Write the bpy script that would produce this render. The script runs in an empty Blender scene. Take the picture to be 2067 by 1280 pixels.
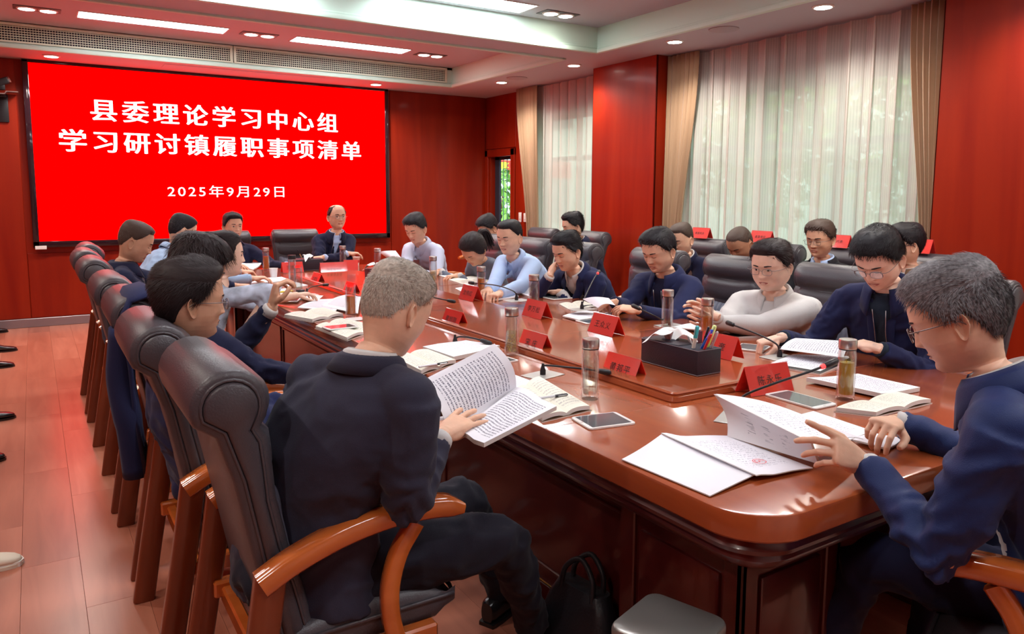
import bpy, bmesh, math, random
import numpy as np
from mathutils import Vector, Matrix, Quaternion
from mathutils.bvhtree import BVHTree
random.seed(7)
rng = np.random.default_rng(7)
R = math.radians
sc = bpy.context.scene
COL = sc.collection

# ------------------------------------------------------------------ camera, world, exposure
cam_d = bpy.data.cameras.new('camera'); cam = bpy.data.objects.new('camera', cam_d); COL.objects.link(cam)
_yaw, _pit, _rol = R(32.4), R(6.45), R(0.27)
_f = Vector((math.sin(_yaw)*math.cos(_pit), math.cos(_yaw)*math.cos(_pit), -math.sin(_pit)))
_r0 = Vector((math.cos(_yaw), -math.sin(_yaw), 0)); _u0 = _r0.cross(_f)
_r = _r0*math.cos(_rol) + _u0*math.sin(_rol); _u = _r.cross(_f)
m = Matrix((( _r.x, _u.x, -_f.x, 0), (_r.y, _u.y, -_f.y, 0), (_r.z, _u.z, -_f.z, 1.52), (0, 0, 0, 1)))
cam.matrix_world = m
cam_d.sensor_fit = 'HORIZONTAL'; cam_d.sensor_width = 36; cam_d.lens = 1520/2067*36
cam_d.shift_y = -(640-565)/2067
cam_d.clip_start = 0.05; cam_d.clip_end = 200
sc.camera = cam
sc.view_settings.view_transform = 'Standard'; sc.view_settings.look = 'None'
sc.view_settings.gamma = 1; sc.view_settings.use_curve_mapping = False
sc.view_settings.exposure = 0.95
w = bpy.data.worlds.new('sky'); sc.world = w; w.use_nodes = True
bg = w.node_tree.nodes['Background']
bg.inputs[0].default_value = (0.80, 0.92, 1.0, 1); bg.inputs[1].default_value = 3.0     # overcast daylight
sc.cycles.max_bounces = 8; sc.cycles.transparent_max_bounces = 12
sc.cycles.diffuse_bounces = 4; sc.cycles.glossy_bounces = 4; sc.cycles.transmission_bounces = 8
sc.cycles.sample_clamp_indirect = 4.0
sc.cycles.caustics_reflective = False; sc.cycles.caustics_refractive = False

PANEL_E = 13.0      # linear ceiling panels, emission strength
SPOT_W = 40.0      # power of one round downlight
SCREEN_E = 1.5

# ------------------------------------------------------------------ mesh helpers
class MB:
    def __init__(s): s.v = []; s.f = []
    def add(s, vs, fs):
        o = len(s.v); s.v.extend([tuple(map(float, p)) for p in vs]); s.f.extend([tuple(i+o for i in f) for f in fs]); return s
    def box(s, x0, x1, y0, y1, z0, z1):
        return s.add([(x0,y0,z0),(x1,y0,z0),(x1,y1,z0),(x0,y1,z0),(x0,y0,z1),(x1,y0,z1),(x1,y1,z1),(x0,y1,z1)],
                     [(0,3,2,1),(4,5,6,7),(0,1,5,4),(1,2,6,5),(2,3,7,6),(3,0,4,7)])
    def rbox(s, x0, x1, y0, y1, z0, z1, r=0.01, seg=2, M=None):
        bm = bmesh.new(); bmesh.ops.create_cube(bm, size=1)
        for v in bm.verts: v.co = Vector(((x0+x1)/2+v.co.x*(x1-x0), (y0+y1)/2+v.co.y*(y1-y0), (z0+z1)/2+v.co.z*(z1-z0)))
        r = min(r, abs(x1-x0)*.49, abs(y1-y0)*.49, abs(z1-z0)*.49)
        bmesh.ops.bevel(bm, geom=bm.edges[:], offset=r, segments=seg, profile=.5, affect='EDGES')
        return s.bm(bm, M)
    def bm(s, bm, M=None):
        bm.verts.index_update()
        s.add([(M @ v.co if M else v.co) for v in bm.verts], [[v.index for v in f.verts] for f in bm.faces]); bm.free(); return s
    def loft(s, rings, cap=True, closed=True):
        n = len(rings[0]); vs = [p for r in rings for p in r]; fs = []
        for i in range(len(rings)-1):
            for j in range(n if closed else n-1):
                a = i*n+j; b = i*n+(j+1) % n
                fs.append((a, b, b+n, a+n))
        if cap and closed:
            fs.append(tuple(range(n-1, -1, -1))); fs.append(tuple((len(rings)-1)*n+j for j in range(n)))
        return s.add(vs, fs)
    def tube(s, path, rad, n=8, cap=True, flat=1.0, up=None):
        path = [Vector(p) for p in path]; L = len(path)
        if not hasattr(rad, '__len__'): rad = [rad]*L
        rings = []; prev = None
        for i, p in enumerate(path):
            t = (path[min(i+1, L-1)]-path[max(i-1, 0)]).normalized()
            if prev is None:
                a = Vector(up) if up else (Vector((0, 0, 1)) if abs(t.z) < .9 else Vector((0, 1, 0)))
            else: a = prev
            b = (a - t*a.dot(t)).normalized(); c = t.cross(b); prev = b
            rings.append([p + (b*math.cos(q)*flat + c*math.sin(q))*rad[i] for q in [2*math.pi*k/n for k in range(n)]])
        return s.loft(rings, cap)
    def lathe(s, prof, n=24, c=(0, 0, 0), M=None):
        rings = [[Vector((c[0]+r*math.cos(2*math.pi*k/n), c[1]+r*math.sin(2*math.pi*k/n), c[2]+z)) for k in range(n)] for r, z in prof]
        if M: rings = [[M @ p for p in r] for r in rings]
        return s.loft(rings, cap=prof[0][0] > 1e-5 or prof[-1][0] > 1e-5)
    def prism(s, poly, z0, z1, axis='z', M=None):
        """poly: 2d outline, extruded along axis"""
        n = len(poly)
        def q(a, b, h):
            v = {'z': (a, b, h), 'x': (h, a, b), 'y': (a, h, b)}[axis]
            return M @ Vector(v) if M else v
        s.add([q(a, b, z0) for a, b in poly]+[q(a, b, z1) for a, b in poly],
              [tuple(range(n-1, -1, -1)), tuple(range(n, 2*n))]+[(i, (i+1) % n, n+(i+1) % n, n+i) for i in range(n)])
        return s
    def ell(s, c, r, n=16, m=10, M=None):
        rings = []
        for i in range(m+1):
            a = -math.pi/2+math.pi*i/m; k = max(math.cos(a), .02)
            rings.append([Vector((r[0]*k*math.cos(2*math.pi*j/n), r[1]*k*math.sin(2*math.pi*j/n), r[2]*math.sin(a))) for j in range(n)])
        if M is not None: rings = [[M @ p for p in q] for q in rings]
        return s.loft([[p+Vector(c) for p in q] for q in rings])
    def mesh(s, name, mat=None, smooth=40):
        me = bpy.data.meshes.new(name); me.from_pydata(s.v, [], s.f); me.validate(); me.update()
        bm = bmesh.new(); bm.from_mesh(me); bmesh.ops.recalc_face_normals(bm, faces=bm.faces); bm.to_mesh(me); bm.free()
        shade(me, smooth)
        if mat: me.materials.append(mat)
        return me
    def build(s, name, mat, parent=None, smooth=40, **tg):
        return link(name, s.mesh(name, mat, smooth), parent, **tg)

def shade(me, smooth=40):
    if smooth:
        me.polygons.foreach_set('use_smooth', [True]*len(me.polygons))
        if smooth < 180: me.set_sharp_from_angle(angle=R(smooth))

def tag(o, label=None, cat=None, group=None, kind=None):
    if label: o['label'] = label
    if cat: o['category'] = cat
    if group: o['group'] = group
    if kind: o['kind'] = kind
    return o
def link(name, data, parent=None, loc=None, rz=0, **tg):
    o = bpy.data.objects.new(name, data); COL.objects.link(o)
    if parent: o.parent = parent
    if loc: o.location = loc
    if rz: o.rotation_euler = (0, 0, rz)
    return tag(o, **tg)
def empty(name, loc=(0, 0, 0), rz=0, label=None, cat=None, group=None, kind=None):
    o = bpy.data.objects.new(name, None); COL.objects.link(o); o.location = loc; o.rotation_euler = (0, 0, rz)
    o.empty_display_size = .1
    return tag(o, label, cat, group, kind)
def struct(name, mb, mat, parent=None, smooth=0):
    return mb.build(name, mat, parent, smooth, kind='structure' if parent is None else None)
def copy_tree(o, parent=None):
    c = o.copy(); COL.objects.link(c); c.parent = parent
    for ch in [x for x in ALLKIDS(o)]: copy_tree(ch, c)
    return c
def ALLKIDS(o): return list(o.children)
def bez(p, n=12):
    """Catmull-Rom through points"""
    p = [Vector(q) for q in p]; P = [p[0]*2-p[1]]+p+[p[-1]*2-p[-2]]; out = []
    for i in range(1, len(P)-2):
        for k in range(n):
            t = k/n; a, b, c, d = P[i-1:i+3]
            out.append(.5*((2*b)+(-a+c)*t+(2*a-5*b+4*c-d)*t*t+(-a+3*b-3*c+d)*t*t*t))
    out.append(p[-1]); return out

# ------------------------------------------------------------------ materials
def nodes(name):
    m = bpy.data.materials.new(name); m.use_nodes = True; nt = m.node_tree
    return m, nt, nt.nodes['Principled BSDF']
def mat(name, col, rough=.5, metal=0, spec=.5, var=.0, vscale=8, bump=0, bscale=60, coat=0, sheen=0, emit=None, es=0, alpha=1, trans=0, ior=1.45, sss=0, stretch=None, coatr=.1):
    m, nt, b = nodes(name); N = nt.nodes; L = nt.links
    b.inputs['Base Color'].default_value = (*col, 1); b.inputs['Roughness'].default_value = rough
    b.inputs['Metallic'].default_value = metal; b.inputs['Specular IOR Level'].default_value = spec
    b.inputs['Coat Weight'].default_value = coat; b.inputs['Coat Roughness'].default_value = coatr
    b.inputs['Sheen Weight'].default_value = sheen; b.inputs['IOR'].default_value = ior
    b.inputs['Alpha'].default_value = alpha; b.inputs['Transmission Weight'].default_value = trans
    if sss: b.inputs['Subsurface Weight'].default_value = sss; b.inputs['Subsurface Radius'].default_value = (.012, .005, .003); b.inputs['Subsurface Scale'].default_value = 1
    if emit: b.inputs['Emission Color'].default_value = (*emit, 1); b.inputs['Emission Strength'].default_value = es
    if var or bump:
        tc = N.new('ShaderNodeTexCoord'); mp = N.new('ShaderNodeMapping'); L.new(tc.outputs['Object'], mp.inputs[0])
        if stretch: mp.inputs['Scale'].default_value = stretch
    if var:
        nz = N.new('ShaderNodeTexNoise'); nz.inputs['Scale'].default_value = vscale; nz.inputs['Detail'].default_value = 4
        L.new(mp.outputs[0], nz.inputs[0])
        rp = N.new('ShaderNodeValToRGB'); rp.color_ramp.elements[0].position = .3; rp.color_ramp.elements[1].position = .7
        rp.color_ramp.elements[0].color = (*[c*(1-var) for c in col], 1); rp.color_ramp.elements[1].color = (*[min(1, c*(1+var)) for c in col], 1)
        L.new(nz.outputs[0], rp.inputs[0]); L.new(rp.outputs[0], b.inputs['Base Color'])
    if bump:
        n2 = N.new('ShaderNodeTexNoise'); n2.inputs['Scale'].default_value = bscale; n2.inputs['Detail'].default_value = 3
        L.new(mp.outputs[0], n2.inputs[0]); bp = N.new('ShaderNodeBump'); bp.inputs['Strength'].default_value = bump; bp.inputs['Distance'].default_value = .004
        L.new(n2.outputs[0], bp.inputs['Height']); L.new(bp.outputs[0], b.inputs['Normal'])
    return m
def wood(name, c1, c2, rough=.3, stretch=(1, 1, .08), scale=9, coat=.3, spec=.5, coatr=.1):
    m, nt, b = nodes(name); N = nt.nodes; L = nt.links
    tc = N.new('ShaderNodeTexCoord'); mp = N.new('ShaderNodeMapping'); mp.inputs['Scale'].default_value = stretch
    oi = N.new('ShaderNodeObjectInfo'); ad = N.new('ShaderNodeVectorMath'); ad.operation = 'ADD'
    L.new(tc.outputs['Object'], ad.inputs[0])
    L.new(oi.outputs['Random'], ad.inputs[1]); L.new(ad.outputs[0], mp.inputs[0])
    nz = N.new('ShaderNodeTexNoise'); nz.inputs['Scale'].default_value = scale; nz.inputs['Detail'].default_value = 6; nz.inputs['Distortion'].default_value = .6
    L.new(mp.outputs[0], nz.inputs[0])
    rp = N.new('ShaderNodeValToRGB'); e = rp.color_ramp.elements; e[0].position = .3; e[1].position = .72
    e[0].color = (*c1, 1); e[1].color = (*c2, 1); L.new(nz.outputs[0], rp.inputs[0]); L.new(rp.outputs[0], b.inputs['Base Color'])
    b.inputs['Roughness'].default_value = rough; b.inputs['Coat Weight'].default_value = coat; b.inputs['Coat Roughness'].default_value = coatr
    b.inputs['Specular IOR Level'].default_value = spec
    return m
def clear_glass(name, tint=(.93,.96,.95), lo=.06, hi=.75, rough=.03):
    m, nt, b = nodes(name); N = nt.nodes; L = nt.links; out = [n for n in N if n.type == 'OUTPUT_MATERIAL'][0]; N.remove(b)
    t = N.new('ShaderNodeBsdfTransparent'); t.inputs[0].default_value = (*tint, 1); g = N.new('ShaderNodeBsdfGlossy'); g.inputs['Roughness'].default_value = rough; g.inputs[0].default_value = (.95,.95,.97,1)
    lw = N.new('ShaderNodeLayerWeight'); lw.inputs[0].default_value = .35; mr = N.new('ShaderNodeMapRange'); mr.inputs[3].default_value = lo; mr.inputs[4].default_value = hi
    L.new(lw.outputs['Facing'], mr.inputs[0]); mx = N.new('ShaderNodeMixShader'); L.new(mr.outputs[0], mx.inputs[0]); L.new(t.outputs[0], mx.inputs[1]); L.new(g.outputs[0], mx.inputs[2]); L.new(mx.outputs[0], out.inputs[0])
    return m
M = {}
M['wall'] = wood('wall_wood', (.20,.007,.0010), (.285,.019,.003), .38, (1,1,.10), 5, .06, spec=.28)
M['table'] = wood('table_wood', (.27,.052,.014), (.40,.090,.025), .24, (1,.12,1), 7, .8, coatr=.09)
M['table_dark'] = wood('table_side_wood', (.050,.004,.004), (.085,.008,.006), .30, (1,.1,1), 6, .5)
M['arm'] = wood('chair_wood', (.40,.085,.014), (.55,.14,.028), .18, (1,.3,1), 10, .8)
M['leg'] = wood('chair_leg_wood', (.12,.022,.008), (.19,.038,.012), .3, (1,1,.2), 10, .3)
M['plank_a'] = wood('plank_light', (.42,.15,.09), (.56,.22,.14), .30, (1,.10,1), 14, .25, coatr=.2)
M['plank_b'] = wood('plank_mid', (.38,.125,.075), (.50,.18,.11), .30, (1,.10,1), 14, .25, coatr=.2)
M['plank_c'] = wood('plank_red', (.32,.10,.058), (.44,.15,.09), .30, (1,.10,1), 14, .25, coatr=.2)
M['ceil'] = mat('ceiling_paint', (.50,.47,.53), .7)
M['ceil_white'] = mat('ceiling_moulding_white', (.60,.78,.68), .6)
M['grille'] = mat('grille_white', (.72,.78,.62), .5)
M['dark'] = mat('dark_void', (.02,.02,.035), .8)
M['baseboard'] = mat('baseboard_grey_metal', (.30,.25,.27), .35, .6)
M['screen'] = mat('screen_red', (0,0,0), .9, spec=0, emit=(1,0,0), es=SCREEN_E)
M['screen_text'] = mat('screen_text_white', (0,0,0), .9, spec=0, emit=(1,.97,1), es=1.0)
M['bezel'] = mat('glossy_black_bezel', (.02,.008,.012), .06, spec=.7)
M['lampglow'] = mat('lamp_panel_glow', (1,1,1), .5, emit=(.93,.96,1), es=PANEL_E)
M['bulb'] = mat('downlight_glow', (1,1,1), .5, emit=(1,.93,.82), es=14)
M['metal'] = mat('brushed_steel', (.62,.60,.58), .28, 1)
M['leather'] = mat('black_leather', (.055,.049,.058), .38, spec=.6, bump=.25, bscale=220)
M['leather_f'] = mat('slate_leather_front', (.12,.13,.175), .42, spec=.5, bump=.3, bscale=180)
M['curtain'] = mat('tan_curtain', (.42,.27,.16), .75, sheen=.3, bump=.2, bscale=300)
M['white_plastic'] = mat('white_plastic', (.8,.8,.78), .35)
M['black_plastic'] = mat('black_plastic', (.015,.015,.018), .4)
M['led'] = mat('red_led_ring', (.6,0,0), .4, emit=(1,.05,.05), es=1.2)

# ================================================================== ROOM
XL, XR, YF, YB, ZC, ZU = -1.35, 5.90, 10.05, -2.2, 2.97, 3.21
XCOL = 5.55
# floor: planks along Y; the ones that show are parts, the rest one stuff part
fl = MB().box(XL-.3, 7.2, YB-.3, YF+.3, -.12, -.012)
floor = struct('floor', fl, mat('floor_base', (.15,.05,.03), .6))
PW, PL = .205, 1.22
pm = [M['plank_a'], M['plank_b'], M['plank_c']]
cache = {}
rest = {0: MB(), 1: MB(), 2: MB()}
ix = 0; x = XL
while x < XR+.4:
    off = (ix*0.47) % PL; y = YB - off; 
    while y < YF:
        y0, y1 = max(y, YB), min(y+PL, YF); k = random.choice([0, 0, 1, 1, 2])
        vis = (x < 1.0 and y1 > 1.2 and x+PW > -1.3 and y1 > 1.9-2.2*(x)) 
        if y1-y0 > .02:
            if vis:
                key = (round(y1-y0, 2), k)
                if key not in cache:
                    cache[key] = MB().rbox(.0004, PW-.0004, .0004, (y1-y0)-.0004, -.014, 0, .0006, 1).mesh('plank', pm[k], 0)
                link('plank', cache[key], floor, (x, y0, 0))
            else: rest[k].box(x+.0004, x+PW-.0004, y0+.0004, y1-.0004, -.014, 0)
        y += PL
    x += PW; ix += 1
for k in rest:
    o = rest[k].build('far_planks', pm[k], floor, 0); o['kind'] = 'stuff'

# back wall with wood panels as parts
def panel_wall(name, rects, base, axis, proud=.012):
    w_ = struct(name, base, M['wall'])
    for (a0, a1, z0, z1) in rects:
        g = .003
        if axis[0] == 'y':
            v = axis[1]; MB().rbox(a0+g, a1-g, v-proud, v+.01, z0+g, z1-g, .004, 1).build('wall_panel', M['wall'], w_, 0)
        else:
            v = axis[1]; s_ = axis[2]
            MB().rbox(min(v, v+s_*proud), max(v, v+s_*proud), a0+g, a1-g, z0+g, z1-g, .004, 1).build('wall_panel', M['wall'], w_, 0)
    return w_
panel_wall('wall_back', [(XL, -.08, .1, ZC), (-.08, .52, .1, .84), (.52, 4.32, .1, .84), (4.32, XR-.02, .1, ZC)],
           MB().box(XL-.2, XR+.12, YF, YF+.2, 0, 3.6), ('y', YF))
panel_wall('wall_left', [(y, y+1.2, .1, ZC) for y in np.arange(-2.2, 9.8, 1.2)], MB().box(XL-.2, XL, YB-.2, YF+.2, 0, 3.6), ('x', XL, 1))
struct('wall_front', MB().box(XL-.2, XR+1.4, YB-.2, YB, 0, 3.6), mat('rear_wall_paint', (.62,.50,.46), .7))
# baseboards
struct('baseboard_back', MB().rbox(XL, XR, YF-.03, YF-.004, 0, .10, .004, 1), M['baseboard'])
struct('baseboard_left', MB().rbox(XL+.004, XL+.03, YB, YF, 0, .10, .004, 1), M['baseboard'])

# right wall : door section (Y 9.05..10.05), window 2 (Y 7.05..8.95), column (5.98..7.05), window 1 (3.1..5.98), column (1.2..3.02), window 0 beyond
rw = MB()
XO = XR+.28                                  # outer face
def wallseg(y0, y1, z0=0, z1=3.6, x0=XR, x1=XO): rw.box(x0, x1, y0, y1, z0, z1)
wallseg(9.93, YF, x1=XR+.12); wallseg(9.30, 9.93, 2.12, 3.6, x1=XR+.12); wallseg(8.7, 9.30)
wallseg(7.2, 8.7, 0, .42); wallseg(7.2, 8.7, 2.55, 3.6); wallseg(5.9, 7.2)
wallseg(3.3, 5.9, 0, .42); wallseg(3.3, 5.9, 2.55, 3.6); wallseg(1.0, 3.3)
wallseg(-1.6, 1.0, 0, .42); wallseg(-1.6, 1.0, 2.55, 3.6); wallseg(YB, -1.6)
wright = struct('wall_right', rw, M['wall'])
for (y0, y1, lab) in ((5.96, 7.02, 1), (1.0, 3.03, 2)):
    # column : wood clad pier standing proud of the wall, panels as parts
    MB().box(XCOL+.012, XR, y0+.012, y1-.012, 0, ZC).build('pier', M['wall'], wright, 0)
    if lab == 2:
        MB().rbox(XCOL, XCOL+.02, y0, y1, .1, ZC, .004, 1).build('pier_panel', M['wall'], wright, 0)
    else: MB().rbox(XCOL, XCOL+.02, y0, y1, .1, ZC, .004, 1).build('pier_panel', M['wall'], wright, 0)
    MB().rbox(XCOL, XR, y0, y0+.014, .1, ZC, .004, 1).build('pier_panel', M['wall'], wright, 0)
    MB().rbox(XCOL, XR, y1-.014, y1, .1, ZC, .004, 1).build('pier_panel', M['wall'], wright, 0)
MB().rbox(XR-.012, XR, 8.95, 9.195, .1, ZC, .004, 1).build('wall_panel', M['wall'], wright, 0)
MB().rbox(XR-.012, XR, 9.20, YF-.02, 2.20, ZC, .004, 1).build('wall_panel', M['wall'], wright, 0)
struct('baseboard_right', MB().rbox(XCOL-.012, XCOL-.001, 5.96, 7.02, 0, .1, .003, 1).rbox(XCOL-.012, XCOL-.001, 1.0, 3.03, 0, .1, .003, 1).rbox(XR-.02, XR-.001, 7.1, 9.2, 0, .1, .003, 1), M['baseboard'])

# side door: casing, dark leaf swung out, grille bars, glass panel
tr = MB()
for (a, b, c, d) in ((9.20, 9.31, 0, 2.19), (9.95, 10.04, 0, 2.19)): tr.rbox(XR-.035, XR+.005, a, b, c, d, .012, 2)
tr.rbox(XR-.035, XR+.005, 9.20, 10.04, 2.08, 2.19, .012, 2)
for a in (9.305, 9.925): tr.box(XR, XR+.12, a-.006, a+.006, 0, 2.12)
door = struct('door_1', tr, M['wall'])
MB().rbox(XR+.08, XR+.12, 9.31, 9.35, 0, 2.11, .004, 1).rbox(XR+.08, XR+.12, 9.80, 9.92, 0, 2.11, .004, 1).rbox(XR+.08, XR+.12, 9.31, 9.92, 2.04, 2.11, .004, 1).build('door_frame', M['dark'], door)
for i, yy in enumerate((9.52, 9.62, 9.72)):
    MB().tube([(XR+.11, yy, .05), (XR+.11, yy, 2.05)], .007, 8).build('security_bar', mat('bar_green', (.10,.28,.22), .4) if i == 0 else bpy.data.materials['bar_green'], door)

# windows behind the curtains
gl = clear_glass('window_glass', (.86,.97,.89), .04, .5)
wf = mat('window_frame_dark', (.05,.06,.06), .4)
for n, (y0, y1) in enumerate(((3.3, 5.9), (7.2, 8.7), (-1.6, 1.0))):
    fr = MB(); xw = XO-.10
    for a in np.linspace(y0, y1, 4 if y1-y0 > 2 else 3): fr.rbox(xw-.03, xw+.03, a-.03, a+.03, .42, 2.55, .004, 1)
    for z in (.42, 2.0, 2.55): fr.rbox(xw-.03, xw+.03, y0, y1, z-.03, z+.03, .004, 1)
    wn = struct('window_%d' % (n+1), fr, wf)
    MB().box(xw-.003, xw+.003, y0, y1, .42, 2.55).build('pane', gl, wn, 0)

# ceiling ------------------------------------------------------------
T1 = (-.45, 4.88, 6.68, 9.22)      # tray 1  x0 x1 y0 y1
T2 = (-.45, 4.95, -1.0, 6.20)      # tray 2
cl = MB(); XE = XO+.1
def slab(x0, x1, y0, y1): cl.box(x0, x1, y0, y1, ZC, ZC+.02)
slab(XL-.2, XE, T1[3], YF+.2); slab(XL-.2, T1[0], YB-.2, T1[3]); slab(T1[1], XE, T2[3], T1[3]); slab(T2[1], XE, YB-.2, T2[3])
slab(T1[0], T1[1], T2[3], T1[2]); slab(T2[0], T2[1], YB-.2, T2[2])
cl.box(XL-.2, XE, YB-.2, YF+.2, 3.5, 3.6)
ceiling = struct('ceiling', cl, M['ceil'])
for T in (T1, T2):
    x0, x1, y0, y1 = T; e = .0
    MB().box(x0-.3, x1+.3, y0-.3, y1+.3, ZU, ZU+.02).build('tray_ceiling', M['ceil'], ceiling, 0)
    f = MB(); t = .02
    f.box(x0-t, x0, y0-t, y1+t, ZC+.02, ZU); f.box(x1, x1+t, y0-t, y1+t, ZC+.02, ZU); f.box(x0, x1, y0-t, y0, ZC+.02, ZU)
    if T is T2: f.box(x0, x1, y1, y1+t, ZC+.02, ZU)
    else: f.box(x0, x1, y1, y1+t, ZC+.215, ZU); f.box(x0, x1, y1+.10, y1+.12, ZC, ZU); f.box(x0, -.385, y1, y1+t, ZC, ZU); f.box(4.805, x1, y1, y1+t, ZC, ZU); f.box(x0, x1, y1, y1+t, ZC+.21, ZU)
    f.build('tray_side', M['ceil_white'], ceiling, 0)
    mo = MB()                                      # stepped moulding at the lip
    for (o_, zz0, zz1) in ((.028, ZC-.018, ZC+.022), (.012, ZC+.022, ZC+.045)):
        for (a, b, c, d) in ((x0, x1, y1-o_, y1+.02), (x0, x1, y0-.02, y0+o_), (x1-o_, x1+.02, y0-.02, y1+.02), (x0-.02, x0+o_, y0-.02, y1+.02)):
            mo.rbox(a, b, c, d, zz0, zz1, .006, 2)
    mo.build('tray_moulding', M['ceil_white'], ceiling)
# air conditioning grilles in the far face of tray 1
yg = T1[3]
for i, (a, b) in enumerate(((-.38, 2.04), (2.05, 4.80))):
    g = empty('ceiling_grille', (a, yg, ZC+.05), label='%s half of the long white egg-crate air grille above the red screen' % ('left' if i == 0 else 'right'), cat='air grille', group=None)
    g['group'] = 'air grilles above the screen'
    L_ = b-a; z0, z1 = 0, .165
    MB().rbox(0, L_, -.012, .02, z0-.02, z0+.008, .003, 1).rbox(0, L_, -.012, .02, z1-.008, z1+.018, .003, 1).rbox(0, .03, -.012, .02, z0, z1, .003, 1).rbox(L_-.03, L_, -.012, .02, z0, z1, .003, 1).build('grille_frame', M['grille'], g)
    me = MB().box(.03, L_-.03, -.002, .012, -.0032, .0032).mesh('blade', M['grille'], 0)
    for k in range(6): link('blade', me, g, (0, 0, z0+.018+(k+.5)*.0235))
    vb = MB(); n = int(L_/.024)
    for k in range(1, n): x = k*L_/n; vb.box(x-.0022, x+.0022, .0, .010, z0, z1)
    o = vb.build('cross_bars', M['grille'], g, 0); o['kind'] = 'stuff'
    MB().box(0, L_, .07, .09, -.02, z1+.02).build('duct_back', M['dark'], g, 0)
# linear panel lamps
def panel_lamp(x0, x1, y0, y1, lab):
    e = empty('ceiling_panel_light', ((x0+x1)/2, (y0+y1)/2, ZU), label=lab, cat='ceiling light', group='linear ceiling panels')
    a, b = (x1-x0)/2, (y1-y0)/2
    MB().box(-a, a, -b, b, -.004, .0).build('diffuser', M['lampglow'], e, 0)
    f = MB()
    for q in ((-a-.012, a+.012, -b-.012, -b), (-a-.012, a+.012, b, b+.012), (-a-.012, -a, -b, b), (a, a+.012, -b, b)): f.box(*q, -.007, 0)
    f.build('frame', M['white_plastic'], e, 0)
panel_lamp(.47, 1.81, 8.32, 8.60, 'long white panel light in the red-tinted ceiling left of centre')
panel_lamp(2.52, 3.86, 8.32, 8.60, 'long white panel light in the red-tinted ceiling above the screen\'s right half')
panel_lamp(2.59, 3.93, 5.79, 6.09, 'large white panel light cut by the top edge of the photo')
for (a, b) in ((.57, 5.79),): panel_lamp(a, a+1.34, b, b+.3, 'panel light in the near ceiling tray, far side')
for y in (2.6, -.2):
    for x in (.57, 2.59): panel_lamp(x, x+1.34, y, y+.3, 'panel light in the near ceiling tray above the table end')
# round downlights
def downlight(x, y, z, lab, pair=False, power=SPOT_W):
    e = empty('downlight', (x, y, z), label=lab, cat='downlight', group='twin downlights' if pair else 'round downlights')
    pts = [(-.085, 0), (.085, 0)] if pair else [(0, 0)]
    if pair: MB().rbox(-.19, .19, -.095, .095, -.006, .0, .004, 1).build('plate', mat('lamp_plate_dark', (.08,.06,.07), .4) if 'lamp_plate_dark' not in bpy.data.materials else bpy.data.materials['lamp_plate_dark'], e)
    for (dx, dy) in pts:
        MB().lathe([(.082, 0), (.082, -.008), (.066, -.012), (.064, -.006)], 24, (dx, dy, -.004 if pair else 0)).build('trim_ring', M['white_plastic'], e)
        MB().lathe([(.062, -.004), (.062, -.012), (.03, -.015), (.0001, -.016)], 24, (dx, dy, -.004 if pair else 0)).build('bulb', M['bulb'], e)
        ld = bpy.data.lights.new('lamp_light', 'SPOT'); ld.energy = power/len(pts); ld.color = (1, .93, .84); ld.spot_size = R(150); ld.spot_blend = .9; ld.shadow_soft_size = .06
        lo = bpy.data.objects.new('lamp_light', ld); COL.objects.link(lo); lo.parent = e; lo.location = (dx, dy, -.09)
names = ['by the far curtain', 'between column and far curtain', 'in front of the tall sheer curtain', 'above the near end of the tall curtain', 'behind the viewer', 'behind the viewer, rearmost']
for y, nm in zip((8.5, 6.95, 5.37, 3.78, 2.2, .6), names): downlight(5.22, y, ZC, 'round recessed downlight in the right soffit '+nm)
downlight(.26, 9.6, ZC, 'round recessed downlight above the screen\'s upper left corner')
downlight(3.94, 9.6, ZC, 'round recessed downlight above the screen\'s upper right corner')
for y in (8.5, 6.5, 4.5, 2.5, .5): downlight(-.95, y, ZC, 'round recessed downlight in the left soffit')
downlight(.14, 8.45, ZU, 'square twin downlight in the ceiling, leftmost', True)
downlight(2.15, 8.45, ZU, 'square twin downlight between the two long panel lights', True)
downlight(4.2, 8.5, ZU, 'square twin downlight right of the long panel lights', True)
downlight(4.27, 5.94, ZU, 'square twin downlight at the top edge of the photo, above the cove corner', True)
for y in (2.7, -.1): downlight(4.27, y, ZU, 'square twin downlight above the near table end', True)
sp = mat('speaker_grille', (.42,.36,.40), .7)
for y, nm in ((8.1, 'small dim round ceiling speaker beside the far downlight'), (4.75, 'grey round ceiling speaker before the tall sheer curtain')):
    MB().lathe([(.13, 0), (.13, -.006), (.12, -.009), (.0001, -.009)], 32).build('ceiling_speaker', sp, None, loc=(5.2, y, ZC), label=nm, cat='speaker')
# access panel
MB().rbox(1.35, 3.2, 9.45, 9.78, ZC-.004, ZC, .002, 1).build('access_panel', M['ceil'], ceiling, 0)

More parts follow.
